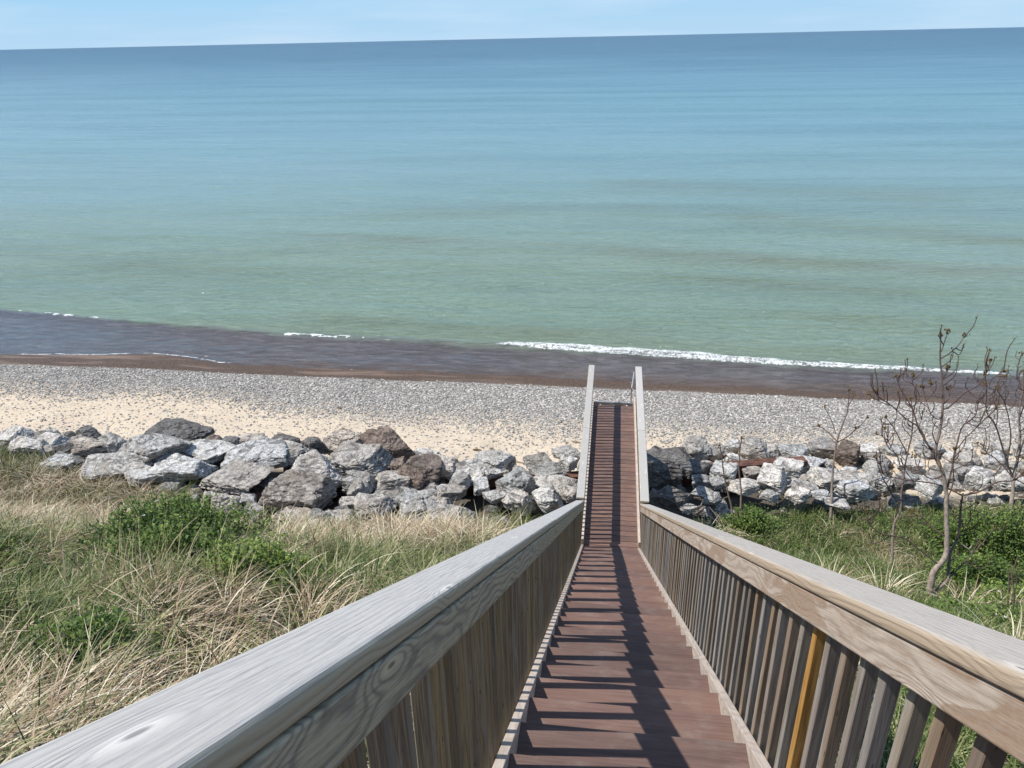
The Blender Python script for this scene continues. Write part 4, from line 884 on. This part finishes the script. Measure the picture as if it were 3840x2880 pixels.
# ------------------------------------------------------------------ bare trees
TREES = {
'main':[([(4.508,-1.324,0.4),(4.51,-1.211,0.657),(4.527,-1.155,0.779),(4.619,-1.09,0.899),(4.703,-1.015,1.045),(4.698,-0.909,1.288),(4.674,-0.784,1.581),(4.661,-0.679,1.824),(4.603,-0.58,2.069),(4.535,-0.525,2.216),(4.482,-0.458,2.386),(4.504,-0.381,2.555),(4.539,-0.302,2.724),(4.551,-0.205,2.941),(4.535,-0.101,3.183),(4.501,-0.0,3.425),(4.475,0.102,3.666),(4.471,0.196,3.882)],0.052,0.008),([(4.482,-0.458,2.386),(4.354,-0.426,2.482),(4.245,-0.344,2.672),(4.06,-0.306,2.792),(3.846,-0.248,2.959),(3.661,-0.21,3.08),(3.619,-0.179,3.151)],0.016,0.006),([(3.846,-0.248,2.959),(3.681,-0.256,3.03),(3.515,-0.254,3.124)],0.008,0.005),([(4.564,-0.555,2.143),(4.42,-0.43,2.397),(4.262,-0.319,2.629),(4.155,-0.175,2.908),(3.996,-0.063,3.142),(3.928,0.02,3.306)],0.018,0.006),([(4.155,-0.175,2.908),(4.261,-0.078,3.042),(4.182,-0.006,3.182),(4.156,0.058,3.298)],0.008,0.005),([(4.552,-0.216,2.917),(4.625,-0.216,2.965),(4.784,-0.191,3.178),(4.95,-0.186,3.312),(5.015,-0.162,3.488),(5.034,-0.141,3.648)],0.013,0.005),([(4.95,-0.186,3.312),(5.034,-0.207,3.326),(5.145,-0.198,3.481),(5.213,-0.2,3.541)],0.008,0.005),([(4.492,0.065,3.582),(4.615,0.138,3.627),(4.761,0.255,3.727),(4.866,0.361,3.831)],0.009,0.005),([(4.483,0.103,3.666),(4.51,0.134,3.767),(4.554,0.183,3.932)],0.007,0.005),([(4.504,-0.033,3.353),(4.577,-0.01,3.432),(4.585,0.001,3.471)],0.007,0.005),([(4.542,-0.145,3.088),(4.473,-0.129,3.076),(4.435,-0.052,3.155),(4.406,0.006,3.215)],0.008,0.005),([(4.551,-0.205,2.941),(4.5,-0.282,2.801),(4.379,-0.267,2.876),(4.288,-0.173,3.119),(4.256,-0.123,3.24)],0.01,0.005),([(4.884,-0.66,1.796),(4.791,-0.626,1.83),(4.578,-0.557,1.897),(4.339,-0.518,1.904),(4.097,-0.479,1.911),(3.876,-0.436,1.934),(3.83,-0.356,2.04),(3.77,-0.275,2.146)],0.013,0.005),([(4.884,-0.66,1.796),(5.116,-0.61,1.841),(5.344,-0.527,1.959),(5.55,-0.492,1.98),(5.728,-0.437,2.05)],0.014,0.008),([(4.661,-0.679,1.824),(4.811,-0.306,2.409),(4.893,-0.158,2.635),(5.083,-0.043,2.765),(5.139,0.102,2.994),(5.249,0.215,3.153)],0.014,0.006),([(4.813,-0.328,2.361),(4.935,-0.286,2.556),(5.1,-0.239,2.779),(5.265,-0.201,2.973)],0.009,0.005),([(4.529,-1.327,0.387),(4.623,-1.207,0.563),(4.758,-1.118,0.669),(4.786,-0.954,0.938),(4.922,-0.759,1.228),(4.965,-0.536,1.592),(4.979,-0.48,1.683)],0.028,0.014),([(4.758,-1.118,0.669),(4.938,-0.979,0.772),(5.059,-0.886,0.841),(5.397,-0.611,1.058),(5.524,-0.484,1.173)],0.013,0.006),([(4.62,-1.096,0.887),(4.325,-1.034,1.093),(4.111,-0.991,1.239),(3.822,-1.003,1.29),(3.662,-0.977,1.387),(3.579,-0.941,1.484),(3.563,-0.896,1.579)],0.014,0.006),([(4.691,-0.921,1.265),(4.532,-0.869,1.343),(4.384,-0.789,1.468),(4.235,-0.75,1.526)],0.016,0.008),([(4.603,-0.58,2.069),(4.437,-0.605,2.012),(4.285,-0.548,2.122),(4.21,-0.458,2.279)],0.012,0.005),([(4.665,-0.723,1.729),(4.707,-0.678,2.014),(4.659,-0.643,2.294),(4.647,-0.613,2.515)],0.01,0.005),([(4.554,-0.182,2.989),(4.645,-0.103,3.072),(4.637,-0.026,3.181)],0.007,0.005)],
'fork':[([(4.855,0.828,-0.934),(4.894,0.961,-0.67),(4.902,1.146,-0.288),(4.919,1.262,-0.053),(5.01,1.359,0.122),(5.03,1.518,0.445),(5.065,1.693,0.798),(5.104,1.826,1.063),(5.174,1.978,1.356),(5.179,2.121,1.651),(5.136,2.243,1.917)],0.03,0.008),([(5.104,1.826,1.063),(4.97,1.864,1.259),(4.815,1.919,1.518),(4.669,1.943,1.682)],0.012,0.006),([(5.036,1.449,0.297),(4.944,1.414,0.314),(4.734,1.411,0.611),(4.566,1.41,0.866),(4.439,1.429,1.182)],0.015,0.006),([(5.071,1.624,0.65),(4.968,1.87,0.953),(4.85,1.952,1.051),(4.765,2.075,1.205),(4.644,2.121,1.249)],0.013,0.006),([(5.003,1.847,0.893),(4.826,1.944,1.168),(4.733,2.039,1.411)],0.008,0.005),([(5.174,1.978,1.356),(5.31,2.077,1.458),(5.383,2.236,1.675)],0.008,0.005),([(4.919,1.262,-0.053),(4.821,1.383,0.092),(4.734,1.444,0.162)],0.008,0.005)],
'slim':[([(4.591,3.346,-1.66),(4.6,3.504,-1.345),(4.612,3.715,-0.925),(4.622,3.908,-0.539),(4.651,4.052,-0.258),(4.683,4.161,-0.048),(4.778,4.314,0.231),(4.885,4.487,0.546),(4.9,4.664,0.898)],0.035,0.009),([(4.683,4.161,-0.048),(4.512,4.294,0.095),(4.331,4.391,0.19)],0.014,0.007),([(4.646,4.223,0.095),(4.597,4.273,0.244),(4.529,4.32,0.394),(4.377,4.39,0.637)],0.01,0.006),([(4.684,4.153,-0.066),(4.939,4.298,0.025),(5.188,4.473,0.168),(5.356,4.627,0.319)],0.014,0.007),([(4.883,4.503,0.582),(4.953,4.573,0.726),(5.005,4.626,0.834)],0.009,0.006),([(4.939,4.298,0.025),(5.112,4.449,0.132)],0.008,0.006)],
'right':[([(8.106,3.574,-1.698),(8.196,3.745,-1.393),(8.265,3.968,-0.985),(8.279,4.112,-0.711),(8.349,4.299,-0.369),(8.398,4.537,0.077),(8.37,4.766,0.526),(8.44,4.99,0.939),(8.452,5.172,1.285)],0.055,0.01),([(8.279,4.112,-0.711),(8.074,4.141,-0.336),(7.705,4.21,0.437),(7.453,4.213,0.764),(7.37,4.276,1.232),(7.27,4.315,1.579)],0.022,0.007),([(8.349,4.299,-0.369),(8.42,4.411,0.192),(8.397,4.512,0.743),(8.235,4.597,1.325)],0.02,0.008),([(8.074,4.141,-0.336),(8.066,4.284,0.243),(7.864,4.406,0.856),(7.667,4.446,1.164),(7.774,4.517,1.426)],0.016,0.006),([(8.388,4.702,0.385),(8.592,5.127,0.794),(8.455,5.379,1.063),(8.642,5.753,1.429)],0.014,0.006),([(7.705,4.21,0.437),(7.724,4.33,0.718),(7.59,4.443,1.036),(7.692,4.513,1.175)],0.01,0.006),([(8.279,4.112,-0.711),(7.961,4.274,-0.377),(7.737,4.332,-0.244),(7.549,4.411,-0.076)],0.016,0.006),([(7.737,4.332,-0.244),(7.642,4.364,-0.089)],0.008,0.006),([(8.262,4.076,-0.781),(8.559,4.25,-0.507),(8.85,4.489,-0.093),(8.793,4.716,0.398)],0.02,0.008)],
'stemA':[([(2.574,2.769,-1.563),(2.499,2.943,-1.159),(2.392,3.093,-0.798),(2.282,3.261,-0.394),(2.222,3.408,-0.054),(2.18,3.479,0.115)],0.025,0.008),([(2.275,3.34,-0.226),(2.314,3.391,-0.093)],0.008,0.006),([(2.352,3.147,-0.671),(2.373,3.183,-0.611)],0.01,0.008)],
'stemB':[([(2.62,2.775,-1.564),(2.662,2.972,-1.168),(2.657,3.172,-0.75),(2.594,3.365,-0.33),(2.614,3.539,0.025),(2.641,3.629,0.203)],0.025,0.009),([(2.603,3.446,-0.162),(2.566,3.536,-0.056)],0.008,0.006)],
'weed':[([(4.586,-2.187,0.935),(4.592,-2.091,1.127),(4.515,-2.017,1.3)],0.008,0.005),([(4.592,-2.091,1.127),(4.682,-1.979,1.223)],0.006,0.004)],
'dark':[([(5.004,-2.253,0.976),(4.998,-2.103,1.267),(4.987,-1.965,1.539)],0.012,0.006),([(4.998,-2.103,1.267),(5.074,-1.958,1.393)],0.007,0.004)],
'dark2':[([(5.008,-2.356,1.04),(4.987,-2.205,1.353),(4.967,-2.084,1.604),(5.032,-1.993,1.77)],0.012,0.006),([(4.987,-2.205,1.353),(5.001,-2.159,1.552),(4.969,-2.136,1.676)],0.007,0.004)],
'log':[([(6.954,1.778,-1.4),(6.85,1.812,-1.307),(6.778,1.882,-1.153),(6.621,1.942,-0.998),(6.466,1.971,-0.905)],0.035,0.02),([(6.621,1.942,-0.998),(6.725,2.036,-0.933)],0.012,0.008)],
'bough':[([(7.318,3.635,-1.709),(7.55,3.75,-1.561),(7.98,3.881,-1.457),(8.614,3.987,-1.485),(9.009,4.087,-1.431)],0.018,0.014)]
}
TL = {'main': ('bare_tree', 'largest bare crooked tree with brown buds beyond the right railing', 'tree'),
      'fork': ('bare_tree', 'small forked bare tree just left of the largest bare tree', 'tree'),
      'slim': ('bare_tree', 'slim straight bare sapling with three twigs, leftmost branching tree on the right slope', 'tree'),
      'right': ('bare_tree', 'bare tree with dark upright branches at the right edge of the photo', 'tree'),
      'stemA': ('sapling', 'thin bare leaning stem, left one of a pair beside the rocks', 'sapling'),
      'stemB': ('sapling', 'thin bare upright stem, right one of a pair beside the rocks', 'sapling'),
      'weed': ('dry_weed', 'pale Y-shaped dead weed stalk outside the right railing', 'weed'),
      'dark': ('dry_weed', 'dark dead stalk with one fork near the lower right corner', 'weed'),
      'dark2': ('dry_weed', 'dark dead stalk with two forks beside the right railing corner', 'weed'),
      'log': ('fallen_branch', 'fallen forked pale branch lying in the green brush on the right', 'branch'),
      'bough': ('fallen_branch', 'long bent pale branch lying across the brush under the rightmost tree', 'branch')}
rt_ = random.Random(5)
for key, brs in TREES.items():
    nm, lab, cat = TL[key]; p0 = brs[0][0][0]; root = empty(nm, p0); tag(root, lab, cat)
    pale = key in ('weed', 'log', 'bough'); mt = M_drift if pale else M_bark
    buds = []; twigs_all = []
    for bi, (pts, ra, rb_) in enumerate(brs):
        P_ = [Vector(p) for p in pts]
        if bi == 0: P_[0] = P_[0]-Vector((0, 0, .12))
        sp_ = spline(P_, 6); n_ = len(sp_)
        sp_ = [p+Vector((noise.noise(p*6+Vector((bi, 0, 0))), noise.noise(p*6+Vector((0, 9, bi))), noise.noise(p*6+Vector((5, bi, 3)))))*.010 for p in sp_]
        rad = [ra+(rb_-ra)*(i/(n_-1))**.8 for i in range(n_)]
        rad = [r_*(1+.10*noise.noise(p*13)) for r_, p in zip(rad, sp_)]
        paths = [(sp_, rad)]
        if key in ('main', 'fork', 'slim', 'right', 'stemA', 'stemB'):
            # side twigs
            L_ = sum((sp_[i+1]-sp_[i]).length for i in range(n_-1)); nt = int(L_*(6.0 if bi else 3.0)) if key in ('main', 'fork', 'right') else 0
            for k_ in range(nt):
                i = rt_.randint(int(n_*.45), n_-2); d_ = (sp_[i+1]-sp_[i]).normalized(); side_ = d_.cross(Vector((rt_.uniform(-1, 1), rt_.uniform(-1, 1), rt_.uniform(-.3, .3)))).normalized()
                ln = rt_.uniform(.15, .48); e = sp_[i]+(d_*.5+side_*.7).normalized()*ln*.6; e2 = e+(d_*.4+Vector((0, 0, .8))).normalized()*ln*.4
                paths.append((spline([sp_[i], e, e2], 3), [.0075, .007, .0065, .006, .0055, .005, .0045])); buds.append(e2)
            for k_ in range(max(1, int(L_*3))):       # bud knuckles
                i = rt_.randint(int(n_*.4), n_-1); buds.append((sp_[i], .012))
            buds.append((sp_[-1], .03 if key != 'slim' else .035)); 
        V_, F_, A_ = tube_mesh(paths, 8 if ra > .02 else 6)
        age = [min(1, max(0, (.03-a_)/.02)) for a_ in A_]
        mesh_np('trunk' if bi == 0 else 'branch', V_, F_, mt, root, attrs={'age': age} if not pale else None, smooth=True)
    V0, F0 = ICO1
    for b_ in buds:
        V_ = []; F_ = []
        c_, s_ = (b_ if isinstance(b_, tuple) else (b_, .018))
        for k_ in range(3 if s_ < .02 else 9):
            c2_ = Vector((rt_.gauss(0, s_*.6), rt_.gauss(0, s_*.6), rt_.gauss(.3*s_, s_*.6))); s2 = s_*rt_.uniform(.35, .7); st = Vector((rt_.uniform(.4, 1), rt_.uniform(.4, 1), rt_.uniform(.5, 1.6)))
            b0 = len(V_); V_ += [(c2_.x+v[0]*s2*st.x, c2_.y+v[1]*s2*st.y, c2_.z+v[2]*s2*st.z) for v in V0]; F_ += [tuple(int(j)+b0 for j in f_) for f_ in F0]
        o = mesh_np('bud_cluster', V_, F_, M_bud); o.location = c_; put(o, root)
